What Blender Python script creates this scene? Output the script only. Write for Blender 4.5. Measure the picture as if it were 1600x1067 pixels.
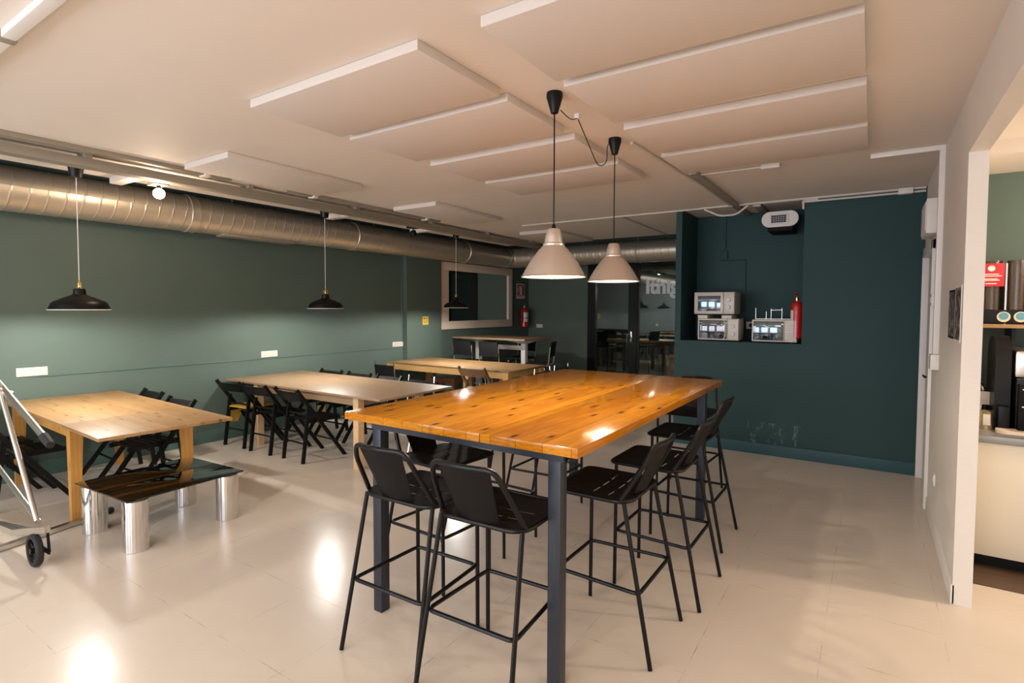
import bpy, bmesh, math, random
from mathutils import Vector, Matrix
random.seed(7)
PI = math.pi
scene = bpy.context.scene
for o in list(bpy.data.objects): bpy.data.objects.remove(o)
COL = scene.collection

# ------------------------------------------------------------------ camera
CAM = Vector((6.6021, 0.0, 1.6289)); YAW, PITCH, ROLL = 0.5840, -0.0422, 0.0033
FPX, PPX, PPY = 851.43, 799.86, 516.45
fw = Vector((-math.sin(YAW)*math.cos(PITCH), math.cos(YAW)*math.cos(PITCH), math.sin(PITCH)))
rt = Vector((math.cos(YAW), math.sin(YAW), 0)); up = rt.cross(fw)
r2 = rt*math.cos(ROLL)+up*math.sin(ROLL); u2 = -rt*math.sin(ROLL)+up*math.cos(ROLL)
cd = bpy.data.cameras.new('camera'); cam = bpy.data.objects.new('camera', cd); COL.objects.link(cam)
cd.sensor_width = 36; cd.lens = FPX/1600*36; cd.shift_x = (800-PPX)/1600; cd.shift_y = -(533.5-PPY)/1600
cd.clip_start = 0.05; cd.clip_end = 100
cam.matrix_world = Matrix(((r2.x,u2.x,-fw.x,CAM.x),(r2.y,u2.y,-fw.y,CAM.y),(r2.z,u2.z,-fw.z,CAM.z),(0,0,0,1)))
scene.camera = cam

# ------------------------------------------------------------------ world, exposure, large lights
w = bpy.data.worlds.new('world'); scene.world = w; w.use_nodes = True
w.node_tree.nodes['Background'].inputs[0].default_value = (0.75, 0.85, 1.0, 1)
w.node_tree.nodes['Background'].inputs[1].default_value = 0.4
scene.view_settings.view_transform = 'Standard'; scene.view_settings.look = 'None'
scene.view_settings.exposure = 0.1; scene.view_settings.gamma = 1.0; scene.view_settings.use_curve_mapping = False

def light(name, kind, loc, power, color, size=0.1, size_y=None, aim=None, spot=None, blend=0.5, spread=None):
    l = bpy.data.lights.new(name, kind); l.energy = power; l.color = color
    if kind == 'AREA':
        l.size = size
        if size_y: l.shape = 'RECTANGLE'; l.size_y = size_y
        if spread: l.spread = spread
    else: l.shadow_soft_size = size
    if kind == 'SPOT': l.spot_size = spot; l.spot_blend = blend
    o = bpy.data.objects.new(name, l); COL.objects.link(o); o.location = loc
    if aim is not None:
        o.rotation_euler = (Vector(aim)-Vector(loc)).to_track_quat('-Z', 'Y').to_euler()
    return o
WARM = (1.0, 0.74, 0.48); SOFT = (1.0, 0.84, 0.66); DAY = (0.80, 0.87, 1.0)
# daylight through the windows of the rear wall (behind the camera)
for x in (1.2, 3.3, 5.4, 8.0):
    light('window_daylight', 'AREA', (x, -3.45, 1.45), 85 if x < 7 else 30, DAY, 1.5, 1.9, aim=(x, 2, 1.35))
# the kitchen's ceiling lamp, plus fill lights added in kitchen and front area
light('kitchen_lamp_and_fill', 'POINT', (8.6, 4.1, 2.35), 98, (1.0,0.82,0.62), 0.08)
light('kitchen_lamp_and_fill', 'AREA', (8.4, 1.0, 2.58), 24, (1.0,0.84,0.66), 1.0, 1.0, aim=(8.4, 1.0, 0))  # added fill, lifts the right foreground floor and its ceiling bounce
light('front_fill', 'AREA', (4.0, -1.4, 2.72), 24, SOFT, 1.2, 1.2, aim=(4.0, -1.4, 0))  # added fill, brightens the left ceiling from out of view
light('front_fill', 'AREA', (6.3, -1.6, 2.72), 58, SOFT, 1.2, 1.2, aim=(6.3, -1.6, 0))  # added fill, brightens the right wall and ceiling
light('front_fill', 'AREA', (1.4, -1.0, 2.72), 20, SOFT, 1.2, 1.2, aim=(1.4, -1.0, 0))

# ------------------------------------------------------------------ materials
def nt(name):
    m = bpy.data.materials.new(name); m.use_nodes = True
    t = m.node_tree; return m, t, t.nodes['Principled BSDF']
def N(t, typ, **kw):
    n = t.nodes.new(typ)
    for k, v in kw.items(): setattr(n, k, v)
    return n
def mth(t, op, a, b=None, c=None):
    n = N(t, 'ShaderNodeMath', operation=op)
    for i, v in enumerate((a, b, c)):
        if v is None: continue
        if isinstance(v, (int, float)): n.inputs[i].default_value = v
        else: t.links.new(v, n.inputs[i])
    return n.outputs[0]
def mix(t, fac, a, b, mode='MIX'):
    n = N(t, 'ShaderNodeMix', data_type='RGBA', blend_type=mode)
    for i, v in ((0, fac), (6, a), (7, b)):
        if isinstance(v, (int, float)): n.inputs[i].default_value = v
        elif isinstance(v, tuple): n.inputs[i].default_value = (*v, 1)
        else: t.links.new(v, n.inputs[i])
    return n.outputs[2]
def ramp(t, x, stops):
    n = N(t, 'ShaderNodeValToRGB'); t.links.new(x, n.inputs[0])
    while len(n.color_ramp.elements) < len(stops): n.color_ramp.elements.new(0.5)
    for e, (p, c) in zip(n.color_ramp.elements, stops):
        e.position = p; e.color = (*c, 1) if len(c) == 3 else c
    return n.outputs[0]
def noise(t, vec, scale, detail=3, rough=0.5):
    n = N(t, 'ShaderNodeTexNoise'); n.inputs['Scale'].default_value = scale; n.inputs['Detail'].default_value = detail
    n.inputs['Roughness'].default_value = rough
    if vec is not None: t.links.new(vec, n.inputs['Vector'])
    return n.outputs[0]
def bump(t, p, h, strength=0.2, dist=0.002):
    b = N(t, 'ShaderNodeBump'); b.inputs['Strength'].default_value = strength; b.inputs['Distance'].default_value = dist
    t.links.new(h, b.inputs['Height']); t.links.new(b.outputs[0], p.inputs['Normal'])
def objco(t): return N(t, 'ShaderNodeTexCoord').outputs['Object']
def plain(name, col, rough=0.5, metal=0.0, var=0.0, bmp=0.0, bscale=60, coat=0.0, emit=None, estr=1.0, spec=0.5):
    m, t, p = nt(name); p.inputs['Specular IOR Level'].default_value = spec
    p.inputs['Base Color'].default_value = (*col, 1); p.inputs['Roughness'].default_value = rough
    p.inputs['Metallic'].default_value = metal; p.inputs['Coat Weight'].default_value = coat
    co = objco(t)
    if var:
        n = noise(t, co, 2.2, 4)
        t.links.new(mix(t, n, tuple(c*(1-var) for c in col), tuple(min(1, c*(1+var)) for c in col)), p.inputs['Base Color'])
    if bmp: bump(t, p, noise(t, co, bscale, 4), bmp, 0.004)
    if emit: p.inputs['Emission Color'].default_value = (*emit, 1); p.inputs['Emission Strength'].default_value = estr
    return m
def wood(name, light_c, dark_c, grain='Y', plank=0.12, rough=0.3, coat=0.0, ring=55.0, knots=1.0, seam=0.5):
    m, t, p = nt(name)
    sep = N(t, 'ShaderNodeSeparateXYZ'); t.links.new(objco(t), sep.inputs[0])
    ax = dict(X=0, Y=1, Z=2); g = sep.outputs[ax[grain]]
    a = sep.outputs[0 if grain != 'X' else 1]; b = sep.outputs[2 if grain != 'Z' else 1]
    ai = mth(t, 'DIVIDE', a, plank); idx = mth(t, 'FLOOR', ai); fr = mth(t, 'FRACT', ai)
    wn = N(t, 'ShaderNodeTexWhiteNoise', noise_dimensions='1D'); t.links.new(idx, wn.inputs['W'])
    rnd = wn.outputs[0]
    al = mth(t, 'MULTIPLY', mth(t, 'SUBTRACT', fr, 0.5), plank)
    cv = N(t, 'ShaderNodeCombineXYZ')
    t.links.new(mth(t, 'ADD', mth(t, 'MULTIPLY', g, 1.1), mth(t, 'MULTIPLY', rnd, 37)), cv.inputs[0])
    t.links.new(mth(t, 'MULTIPLY', a, 6.0), cv.inputs[1]); t.links.new(mth(t, 'MULTIPLY', b, 6.0), cv.inputs[2])
    n1 = noise(t, cv.outputs[0], 1.5, 3, 0.55)
    r_ = mth(t, 'SQRT', mth(t, 'ADD', mth(t, 'POWER', mth(t, 'ADD', al, mth(t, 'MULTIPLY', mth(t, 'SUBTRACT', rnd, .5), plank*.6)), 2),
             mth(t, 'POWER', mth(t, 'ADD', b, mth(t, 'ADD', 0.02, mth(t, 'MULTIPLY', rnd, 0.03))), 2)))
    rr = mth(t, 'ADD', r_, mth(t, 'MULTIPLY', n1, 0.09))
    band = mth(t, 'ADD', mth(t, 'MULTIPLY', mth(t, 'SINE', mth(t, 'MULTIPLY', rr, ring*6.28)), 0.5), 0.5)
    cv2 = N(t, 'ShaderNodeCombineXYZ')
    t.links.new(mth(t, 'MULTIPLY', g, 4.0), cv2.inputs[0]); t.links.new(mth(t, 'MULTIPLY', a, 160.0), cv2.inputs[1]); t.links.new(mth(t, 'MULTIPLY', b, 160.0), cv2.inputs[2])
    fine = noise(t, cv2.outputs[0], 1.0, 2)
    f = mth(t, 'ADD', mth(t, 'MULTIPLY', band, 0.30), mth(t, 'ADD', mth(t, 'MULTIPLY', fine, 0.35), mth(t, 'MULTIPLY', mth(t, 'SUBTRACT', rnd, 0.4), 0.45)))
    col = ramp(t, f, [(0.0, light_c), (0.9, dark_c)])
    if knots:
        cv3 = N(t, 'ShaderNodeCombineXYZ')
        t.links.new(mth(t, 'ADD', mth(t, 'MULTIPLY', g, 2.4), mth(t, 'MULTIPLY', idx, 0.37)), cv3.inputs[0])
        t.links.new(mth(t, 'MULTIPLY', a, 7.0), cv3.inputs[1])
        v = N(t, 'ShaderNodeTexVoronoi', voronoi_dimensions='2D'); v.inputs['Scale'].default_value = 1.0
        t.links.new(cv3.outputs[0], v.inputs['Vector'])
        d = mth(t, 'ADD', v.outputs['Distance'], mth(t, 'MULTIPLY', mth(t, 'SUBTRACT', n1, .5), 0.08))
        k = ramp(t, d, [(0.03, (knots,)*3), (0.10, (0.25*knots,)*3), (0.16, (0, 0, 0))])
        csep = N(t, 'ShaderNodeSeparateColor'); t.links.new(v.outputs['Color'], csep.inputs[0])
        keep = mth(t, 'GREATER_THAN', csep.outputs[0], 0.35)
        col = mix(t, mth(t, 'MULTIPLY', k, keep), col, tuple(c*0.28 for c in dark_c))
    if seam:
        s = mth(t, 'LESS_THAN', mth(t, 'MINIMUM', fr, mth(t, 'SUBTRACT', 1.0, fr)), 0.0018/plank)
        col = mix(t, mth(t, 'MULTIPLY', s, seam), col, tuple(c*0.3 for c in dark_c))
    t.links.new(col, p.inputs['Base Color'])
    p.inputs['Roughness'].default_value = rough; p.inputs['Coat Weight'].default_value = coat; p.inputs['Coat Roughness'].default_value = 0.03
    bump(t, p, fine, 0.08, 0.001)
    return m

M = {}
def wall_paint(name, col, rough=0.55, sheen=0.02):
    m, t, p = nt(name); co = objco(t)
    n = noise(t, co, 1.3, 5, 0.6)
    t.links.new(mix(t, n, tuple(c*0.9 for c in col), tuple(c*1.1 for c in col)), p.inputs['Base Color'])
    p.inputs['Roughness'].default_value = rough
    sep = N(t, 'ShaderNodeSeparateXYZ'); t.links.new(co, sep.inputs[0])
    cv = N(t, 'ShaderNodeCombineXYZ'); 
    for i, s in enumerate((25, 25, 60)): t.links.new(mth(t, 'MULTIPLY', sep.outputs[i], s), cv.inputs[i])
    bump(t, p, noise(t, cv.outputs[0], 1.0, 4), 0.25, 0.004)
    p.inputs['Specular IOR Level'].default_value = 0.25
    return m
def scuffed_teal():
    m = wall_paint('dark_teal_wall_paint_scuffed', (0.021, 0.059, 0.061)); t = m.node_tree; p = t.nodes['Principled BSDF']
    old = p.inputs['Base Color'].links[0].from_socket; co = objco(t)
    sep = N(t, 'ShaderNodeSeparateXYZ'); t.links.new(co, sep.inputs[0])
    cv = N(t, 'ShaderNodeCombineXYZ'); t.links.new(mth(t, 'MULTIPLY', sep.outputs[0], 9), cv.inputs[0]); t.links.new(mth(t, 'MULTIPLY', sep.outputs[2], 4), cv.inputs[2])
    n = ramp(t, noise(t, cv.outputs[0], 1.6, 5, .7), [(.53, (0, 0, 0)), (.66, (1, 1, 1))])
    zone = mth(t, 'MULTIPLY', mth(t, 'COMPARE', sep.outputs[0], 5.72, .28), mth(t, 'COMPARE', sep.outputs[2], .24, .12))
    t.links.new(mix(t, mth(t, 'MULTIPLY', mth(t, 'MULTIPLY', n, zone), .4), old, (.30, .38, .38)), p.inputs['Base Color'])
    return m
M['green'] = wall_paint('green_wall_paint', (0.093, 0.131, 0.111))
M['green_lit'] = wall_paint('green_wall_paint_lit', (0.120, 0.158, 0.128))  # same green paint, lightened to carry lamp light on the far wall
M['teal'] = wall_paint('dark_teal_wall_paint', (0.021, 0.059, 0.061))
M['base_teal'] = wall_paint('teal_baseboard_paint', (0.038, 0.092, 0.112), 0.45)
M['base_green'] = wall_paint('green_baseboard_paint', (0.085, 0.150, 0.130), 0.45)
M['white_wall'] = wall_paint('white_wall_paint', (0.76, 0.71, 0.65), 0.6)
M['ceiling'] = plain('ceiling_paint', (0.76, 0.685, 0.61), 0.7, var=0.03, bmp=0.05, bscale=8)
M['void'] = plain('dark_slab', (0.02, 0.018, 0.016), 0.9)
M['panel'] = plain('acoustic_panel', (0.66, 0.595, 0.54), 0.85, bmp=0.15, bscale=400)
M['panel_edge'] = plain('acoustic_panel_edge', (0.74, 0.72, 0.74), 0.7)
M['white'] = plain('white_plastic', (0.78, 0.74, 0.70), 0.4)
M['cream'] = plain('cream_plastic', (0.66, 0.61, 0.52), 0.4)
M['black'] = plain('black_metal', (0.004, 0.004, 0.0045), 0.36, var=0.1, spec=.25)
M['black_matte'] = plain('black_plate', (0.007, 0.006, 0.006), 0.6, bmp=0.1, bscale=500, spec=.15)
M['blackwood'] = plain('black_stained_wood', (0.004, 0.004, 0.004), 0.45, bmp=0.1, bscale=120, spec=.25)
M['steel_dark'] = plain('dark_blue_steel', (0.022, 0.027, 0.038), 0.38, 0.2, var=0.15)
M['chrome'] = plain('chrome', (0.75, 0.74, 0.72), 0.12, 1.0)
M['brushed'] = plain('brushed_steel', (0.60, 0.57, 0.53), 0.28, 1.0, bmp=0.06, bscale=220)
M['alu'] = plain('satin_aluminium', (0.62, 0.59, 0.55), 0.32, 1.0)
M['alu_shade'] = plain('aluminium_shade', (0.76, 0.70, 0.64), 0.33, 0.85)
M['shade_in'] = plain('white_shade_inside', (0.9, 0.88, 0.84), 0.5)
M['brass'] = plain('brass', (0.75, 0.48, 0.16), 0.25, 1.0)
M['rubber'] = plain('black_rubber', (0.014, 0.014, 0.014), 0.7)
M['duct'] = plain('galvanised_duct', (0.66, 0.58, 0.47), 0.38, 0.7, var=0.08, bmp=0.03, bscale=7)
M['tray'] = plain('galvanised_tray', (0.36, 0.32, 0.26), 0.5, 0.4)
M['conduit'] = plain('painted_conduit', (0.68, 0.63, 0.57), 0.45)
M['red'] = plain('red_enamel', (0.55, 0.012, 0.015), 0.25, coat=0.5)
M['red_sign'] = plain('red_sign', (0.50, 0.02, 0.03), 0.4)
M['paper'] = plain('white_print', (0.80, 0.76, 0.72), 0.6)
M['yellow'] = plain('yellow_note', (0.75, 0.52, 0.08), 0.6)
M['cushion'] = plain('mustard_fabric', (0.62, 0.38, 0.05), 0.9, bmp=0.4, bscale=40)
M['cloth_black'] = plain('black_upholstery', (0.007, 0.007, 0.008), 0.8, spec=.2, bmp=0.2, bscale=200)
M['bulb'] = plain('lit_bulb', (1, 1, 1), 0.3, emit=(1.0, 0.86, 0.66), estr=30)
M['bulb_soft'] = plain('lit_bulb_soft', (1, 1, 1), 0.3, emit=(1.0, 0.88, 0.70), estr=14)
M['maple'] = wood('birch_wood', (0.33, 0.22, 0.125), (0.27, 0.165, 0.09), 'X', 0.14, 0.5, 0.0, 26, 0.25, 0.2)
M['maple_leg'] = wood('birch_leg_wood', (0.72, 0.50, 0.30), (0.58, 0.37, 0.19), 'Z', 0.3, 0.42, 0, 26, 0, 0)
M['pine'] = wood('pine_board', (0.39, 0.235, 0.10), (0.27, 0.135, 0.043), 'X', 0.10, 0.5, 0.0, 34, 0.9, 0.35)
M['pine_leg'] = wood('varnished_pine_leg', (0.60, 0.31, 0.075), (0.44, 0.19, 0.035), 'Z', 0.3, 0.38, 0.1, 34, 0.6, 0)
M['pine_light'] = wood('light_pine_frame', (0.68, 0.42, 0.16), (0.52, 0.29, 0.09), 'X', 0.3, 0.4, 0, 34, 0.6, 0)
M['amber'] = wood('amber_varnished_plank', (0.56, 0.225, 0.014), (0.33, 0.095, 0.005), 'Y', 0.135, 0.13, 0.08, 44, 1.0, 0.55); M['amber'].node_tree.nodes['Principled BSDF'].inputs['Specular IOR Level'].default_value = 0.22
M['walnut'] = wood('red_brown_wood', (0.22, 0.075, 0.028), (0.12, 0.035, 0.014), 'X', 0.3, 0.4, 0.1, 34, 0, 0)
M['brownchair'] = wood('brown_wood', (0.16, 0.08, 0.035), (0.09, 0.04, 0.02), 'Z', 0.3, 0.4, 0.1, 34, 0, 0)

def glass(name, col, rough=0.0, alpha_mix=0.5):
    m, t, p = nt(name)
    out = t.nodes['Material Output']
    tr = N(t, 'ShaderNodeBsdfTransparent'); tr.inputs[0].default_value = (*col, 1)
    gl = N(t, 'ShaderNodeBsdfGlossy'); gl.inputs['Roughness'].default_value = rough; gl.inputs[0].default_value = (1, 1, 1, 1)
    fr = N(t, 'ShaderNodeFresnel'); fr.inputs[0].default_value = 1.5
    f2 = mth(t, 'ADD', mth(t, 'MULTIPLY', fr.outputs[0], 1.3), alpha_mix)
    ms = N(t, 'ShaderNodeMixShader'); t.links.new(f2, ms.inputs[0]); t.links.new(tr.outputs[0], ms.inputs[1]); t.links.new(gl.outputs[0], ms.inputs[2])
    t.links.new(ms.outputs[0], out.inputs[0])
    return m
M['glass'] = glass('dark_tinted_glass', (0.75, 0.78, 0.74), 0.0, 0.05)
M['table_glass'] = glass('smoked_black_glass', (0.05, 0.055, 0.05), 0.02, 0.03)
M['table_glass_clear'] = glass('grey_clear_glass', (0.55, 0.55, 0.52), 0.02, 0.06)
M['mirror'] = plain('mirror_silver', (0.86, 0.88, 0.86), 0.02, 1.0)

# floor: painted cream tiles with thin joints
def floor_mat():
    m, t, p = nt('cream_painted_tiles'); co = objco(t)
    sep = N(t, 'ShaderNodeSeparateXYZ'); t.links.new(co, sep.inputs[0])
    n = noise(t, co, 0.9, 5, 0.6); n2 = noise(t, co, 7, 4, 0.6)
    base = mix(t, n, (0.58, 0.505, 0.43), (0.68, 0.60, 0.52))
    def joint(out, s, off):
        f = mth(t, 'FRACT', mth(t, 'DIVIDE', mth(t, 'ADD', out, off), s))
        return mth(t, 'LESS_THAN', mth(t, 'MINIMUM', f, mth(t, 'SUBTRACT', 1.0, f)), 0.0022/s)
    j = mth(t, 'MAXIMUM', joint(sep.outputs[0], 0.5, 0.06), joint(sep.outputs[1], 0.5, 0.1))
    jm = mth(t, 'MULTIPLY', j, ramp(t, n2, [(0.48, (0.03,)*3), (0.66, (0.55,)*3)]))
    col = mix(t, jm, base, (0.22, 0.17, 0.13))
    sp = N(t, 'ShaderNodeTexVoronoi'); sp.inputs['Scale'].default_value = 2.6; t.links.new(co, sp.inputs['Vector'])
    chip = ramp(t, sp.outputs['Distance'], [(0.012, (0.5,)*3), (0.02, (0, 0, 0))])
    col = mix(t, chip, col, (0.2, 0.14, 0.1))
    t.links.new(col, p.inputs['Base Color'])
    t.links.new(ramp(t, n2, [(0.3, (0.21,)*3), (0.8, (0.27,)*3)]), p.inputs['Roughness'])
    p.inputs['Coat Weight'].default_value = 0.06; p.inputs['Coat Roughness'].default_value = 0.1; p.inputs['Specular IOR Level'].default_value = 0.19
    h = mth(t, 'SUBTRACT', mth(t, 'MULTIPLY', noise(t, co, 3.2, 3), 0.6), mth(t, 'MULTIPLY', jm, 0.3))
    bump(t, p, h, 0.18, 0.02)
    return m
M['floor'] = floor_mat()
M['wood_floor'] = wood('dark_brown_floor_vinyl', (0.10, 0.06, 0.035), (0.05, 0.03, 0.018), 'X', 0.15, 0.5, 0, 30, 0, 0.4)

# ------------------------------------------------------------------ mesh helpers
class MB:
    def __init__(s): s.bm = bmesh.new(); s.T = Matrix.Identity(4)
    def v(s, *p): return s.bm.verts.new(s.T @ Vector(p))
    def f(s, vs):
        try: return s.bm.faces.new(vs)
        except ValueError: return None
    def box(s, x0, x1, y0, y1, z0, z1, bev=0.0):
        vs = [s.v(x, y, z) for z in (z0, z1) for y in (y0, y1) for x in (x0, x1)]
        fs = [s.f([vs[i] for i in q]) for q in ((0,2,3,1),(4,5,7,6),(0,1,5,4),(2,6,7,3),(0,4,6,2),(1,3,7,5))]
        if bev:
            es = list({e for f in fs for e in f.edges})
            bmesh.ops.bevel(s.bm, geom=es, offset=bev, segments=2, profile=0.6, affect='EDGES')
        return s
    def hexa(s, b, t):   # bottom quad pts, top quad pts
        vb = [s.v(*p) for p in b]; vt = [s.v(*p) for p in t]
        s.f(vb[::-1]); s.f(vt)
        for i in range(4): s.f([vb[i], vb[(i+1) % 4], vt[(i+1) % 4], vt[i]])
        return s
    def bar(s, p, q, wx, wy, side=(1, 0, 0)):   # rectangular bar from p to q
        p, q = Vector(p), Vector(q); d = (q-p).normalized(); a = Vector(side); a = (a-d*a.dot(d)).normalized(); b = d.cross(a)
        c = lambda o: [o+a*wx/2*i+b*wy/2*j for i, j in ((-1,-1),(1,-1),(1,1),(-1,1))]
        return s.hexa(c(p), c(q))
    def tube(s, pts, r, n=12, closed=False, caps=True, sc=(1, 1)):
        pts = [Vector(p) for p in pts]; rs = r if isinstance(r, (list, tuple)) else [r]*len(pts)
        k = len(pts); rings = []; a = None
        for i, p in enumerate(pts):
            if closed: d = (pts[(i+1) % k]-pts[i-1])
            else: d = pts[min(i+1, k-1)]-pts[max(i-1, 0)]
            d.normalize()
            if a is None:
                a = Vector((0, 0, 1)) if abs(d.z) < 0.9 else Vector((1, 0, 0))
            a = (a-d*a.dot(d)).normalized(); b = d.cross(a)
            rings.append([s.v(*(p+(a*math.cos(2*PI*j/n)*sc[0]+b*math.sin(2*PI*j/n)*sc[1])*rs[i])) for j in range(n)])
        for i in range(k if closed else k-1):
            A, B = rings[i], rings[(i+1) % k]
            for j in range(n): s.f([A[j], A[(j+1) % n], B[(j+1) % n], B[j]])
        if caps and not closed: s.f(rings[0][::-1]); s.f(rings[-1])
        return s
    def lathe(s, prof, c=(0, 0, 0), n=32, axis='Z', caps=False):
        rings = []
        for r, h in prof:
            ring = []
            for j in range(n):
                a = 2*PI*j/n; u, v_ = r*math.cos(a), r*math.sin(a)
                p = (u, v_, h) if axis == 'Z' else ((h, u, v_) if axis == 'X' else (v_, h, u))
                ring.append(s.v(p[0]+c[0], p[1]+c[1], p[2]+c[2]))
            rings.append(ring)
        for A, B in zip(rings, rings[1:]):
            for j in range(n): s.f([A[j], A[(j+1) % n], B[(j+1) % n], B[j]])
        if caps: s.f(rings[0][::-1]); s.f(rings[-1])
        return s
    def prism(s, poly, z0, z1, plane='XY'):
        P = (lambda a, b, h: (a, b, h)) if plane == 'XY' else ((lambda a, b, h: (a, h, b)) if plane == 'XZ' else (lambda a, b, h: (h, a, b)))
        A = [s.v(*P(a, b, z0)) for a, b in poly]; B = [s.v(*P(a, b, z1)) for a, b in poly]; k = len(poly)
        s.f(A[::-1]); s.f(B)
        for i in range(k): s.f([A[i], A[(i+1) % k], B[(i+1) % k], B[i]])
        return s
    def sphere(s, c, r, n=16):
        prof = [(max(1e-4, r*math.sin(PI*i/n)), -r*math.cos(PI*i/n)) for i in range(n+1)]
        return s.lathe(prof, c, n*2)
    def build(s, name, mat, parent=None, label=None, loc=None):
        bmesh.ops.recalc_face_normals(s.bm, faces=s.bm.faces)
        for e in s.bm.edges:
            if len(e.link_faces) == 2 and e.calc_face_angle(0) > 0.6: e.smooth = False
        for f in s.bm.faces: f.smooth = True
        me = bpy.data.meshes.new(name); s.bm.to_mesh(me); s.bm.free()
        for m in (mat if isinstance(mat, (list, tuple)) else [mat]): me.materials.append(m)
        o = bpy.data.objects.new(name, me); COL.objects.link(o)
        if parent: o.parent = parent
        if label: o['label'] = label
        if loc: o.location = loc
        return o
def fillet(pts, r, seg=5, closed=False):
    pts = [Vector(p) for p in pts]; out = []; k = len(pts)
    for i, p in enumerate(pts):
        if not closed and i in (0, k-1): out.append(p); continue
        a = pts[i-1]-p; b = pts[(i+1) % k]-p; d = min(r, a.length*0.48, b.length*0.48)
        A = p+a.normalized()*d; B = p+b.normalized()*d
        for j in range(seg+1):
            u = j/seg; out.append(A*(1-u)**2+p*2*u*(1-u)+B*u*u)
    return out
def rrect(x0, x1, y0, y1, r, seg=5):
    out = []
    for cx, cy, a0 in ((x1-r, y1-r, 0), (x0+r, y1-r, 90), (x0+r, y0+r, 180), (x1-r, y0+r, 270)):
        for j in range(seg+1):
            a = math.radians(a0+90*j/seg); out.append((cx+r*math.cos(a), cy+r*math.sin(a)))
    return out
def tag(o, label=None, cat=None, group=None, kind=None):
    if label: o['label'] = label
    if cat: o['category'] = cat
    if group: o['group'] = group
    if kind: o['kind'] = kind
    return o
def thing(name, label, cat, loc=(0, 0, 0), rz=0.0, group=None):
    o = bpy.data.objects.new(name, None); COL.objects.link(o); o.location = loc; o.rotation_euler = (0, 0, rz)
    o.empty_display_size = 0.1
    return tag(o, label, cat, group)
def dup(root, loc, rz, label, group=None):
    r = root.copy(); COL.objects.link(r); r.location = loc; r.rotation_euler = (0, 0, rz); r['label'] = label
    if group: r['group'] = group
    for ch in list(root.children):
        c = ch.copy(); COL.objects.link(c); c.parent = r
        for g in list(ch.children):
            d = g.copy(); COL.objects.link(d); d.parent = c
    return r
def struct(name, mb, mat, label=None): return tag(mb.build(name, mat), label, kind='structure')
def text_part(name, s, size, mat, parent, loc, rot, bold=0.0, ext=0.0015, align='LEFT', label=None):
    cu = bpy.data.curves.new(name, 'FONT'); cu.body = s; cu.size = size; cu.offset = bold; cu.extrude = ext; cu.align_x = align
    tmp = bpy.data.objects.new('tmp', cu); COL.objects.link(tmp)
    dg = bpy.context.evaluated_depsgraph_get(); me = bpy.data.meshes.new_from_object(tmp.evaluated_get(dg))
    bpy.data.objects.remove(tmp); me.materials.clear(); me.materials.append(mat)
    o = bpy.data.objects.new(name, me); COL.objects.link(o); o.parent = parent; o.location = loc; o.rotation_euler = rot
    if label: o['label'] = label
    return o

# ------------------------------------------------------------------ the room
H = 2.8; WX = 7.01; YB = 6.569; YF = 10.68; XN0, XN1 = 4.686, 5.976; NZ = 1.246; XB = 4.617
struct('floor', MB().box(-0.1, 10.5, -3.4, 13.2, -0.1, 0), M['floor'])
mb = MB(); mb.box(0.757, 9.9, -3.4, 6.9, H, H+0.12); mb.box(0.757, XB+.03, 6.9, 8.66, H, H+.12); mb.box(XB+.03, WX+.5, 6.9, 7.4, H, H+.12)
struct('ceiling', mb, M['ceiling'])
struct('ceiling', MB().box(-0.1, 5.2, -3.4, 13.2, 3.3, 3.4), M['void'])
mb = MB(); mb.box(-0.1, 0, -3.4, YF+.1, 0, 3.3); struct('wall_left', mb, M['green'])
mb = MB(); mb.box(0, 0.10, 6.647, 7.52, 0, 3.3); struct('wall_left', mb, M['green'])     # shallow pier
mb = MB(); mb.box(-0.1, 1.5, YF, YF+.1, 0, 3.3); mb.box(1.5, 4.8, YF, YF+.1, 2.62, 3.3); struct('wall_far', mb, M['green_lit'])
# block with the niche
mb = MB()
mb.box(XB, XN0, YB, 7.26, 0, H+.3); mb.box(XN1, WX+.06, YB, 7.26, 0, H); mb.box(XN0, XN1, YB, 7.26, 0, NZ); mb.box(XB, WX+.06, 7.26, 7.36, 0, H+.3)
mb.box(XB, XB+.1, 7.36, YF, 0, 3.3)
M['teal_scuffed'] = scuffed_teal(); struct('wall_back', mb, M['teal_scuffed'])
mb = MB(); mb.box(XB, WX, YB-.012, YB+.01, 0, 0.122, .003); struct('baseboard_back', mb, M['base_teal'])
mb = MB(); mb.box(-.01, .012, -3.4, 6.64, 0, 0.147, .003); struct('baseboard_left', mb, M['base_green'])
# right wall: free-standing end at y 3.8, doorway beyond
mb = MB(); mb.box(WX, WX+.085, 3.80, 5.55, 0, H); mb.box(WX, WX+.085, 5.55, YB, 2.16, H)
mb.box(WX, WX+.085, -3.4, -0.6, 0, H); mb.box(WX, WX+.085, -0.6, 3.80, 2.465, H)
struct('wall_right', mb, M['white_wall'])
mb = MB(); mb.box(WX-.008, WX+.01, 3.80, 5.55, 0, 0.11, .003); struct('baseboard_right', mb, M['white_wall'])
# kitchen walls and lower ceiling
mb = MB(); mb.box(WX+.085, 9.9, 5.22, 5.32, 0, H); struct('wall_kitchen', mb, M['green'])
mb = MB(); mb.box(9.9, 10, -3.4, 5.3, 0, H); struct('wall_kitchen', mb, M['white_wall'])
mb = MB(); mb.box(WX+.085, 9.9, -0.6, 5.22, 2.6, 2.66); mb.box(WX+.085, 9.9, 4.2, 4.3, 2.52, 2.6); struct('ceiling', mb, M['ceiling'])
mb = MB(); mb.box(WX+.085, 9.9, 4.16, 4.75, 0, 0.006); struct('floor', mb, M['wood_floor'])
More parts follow.
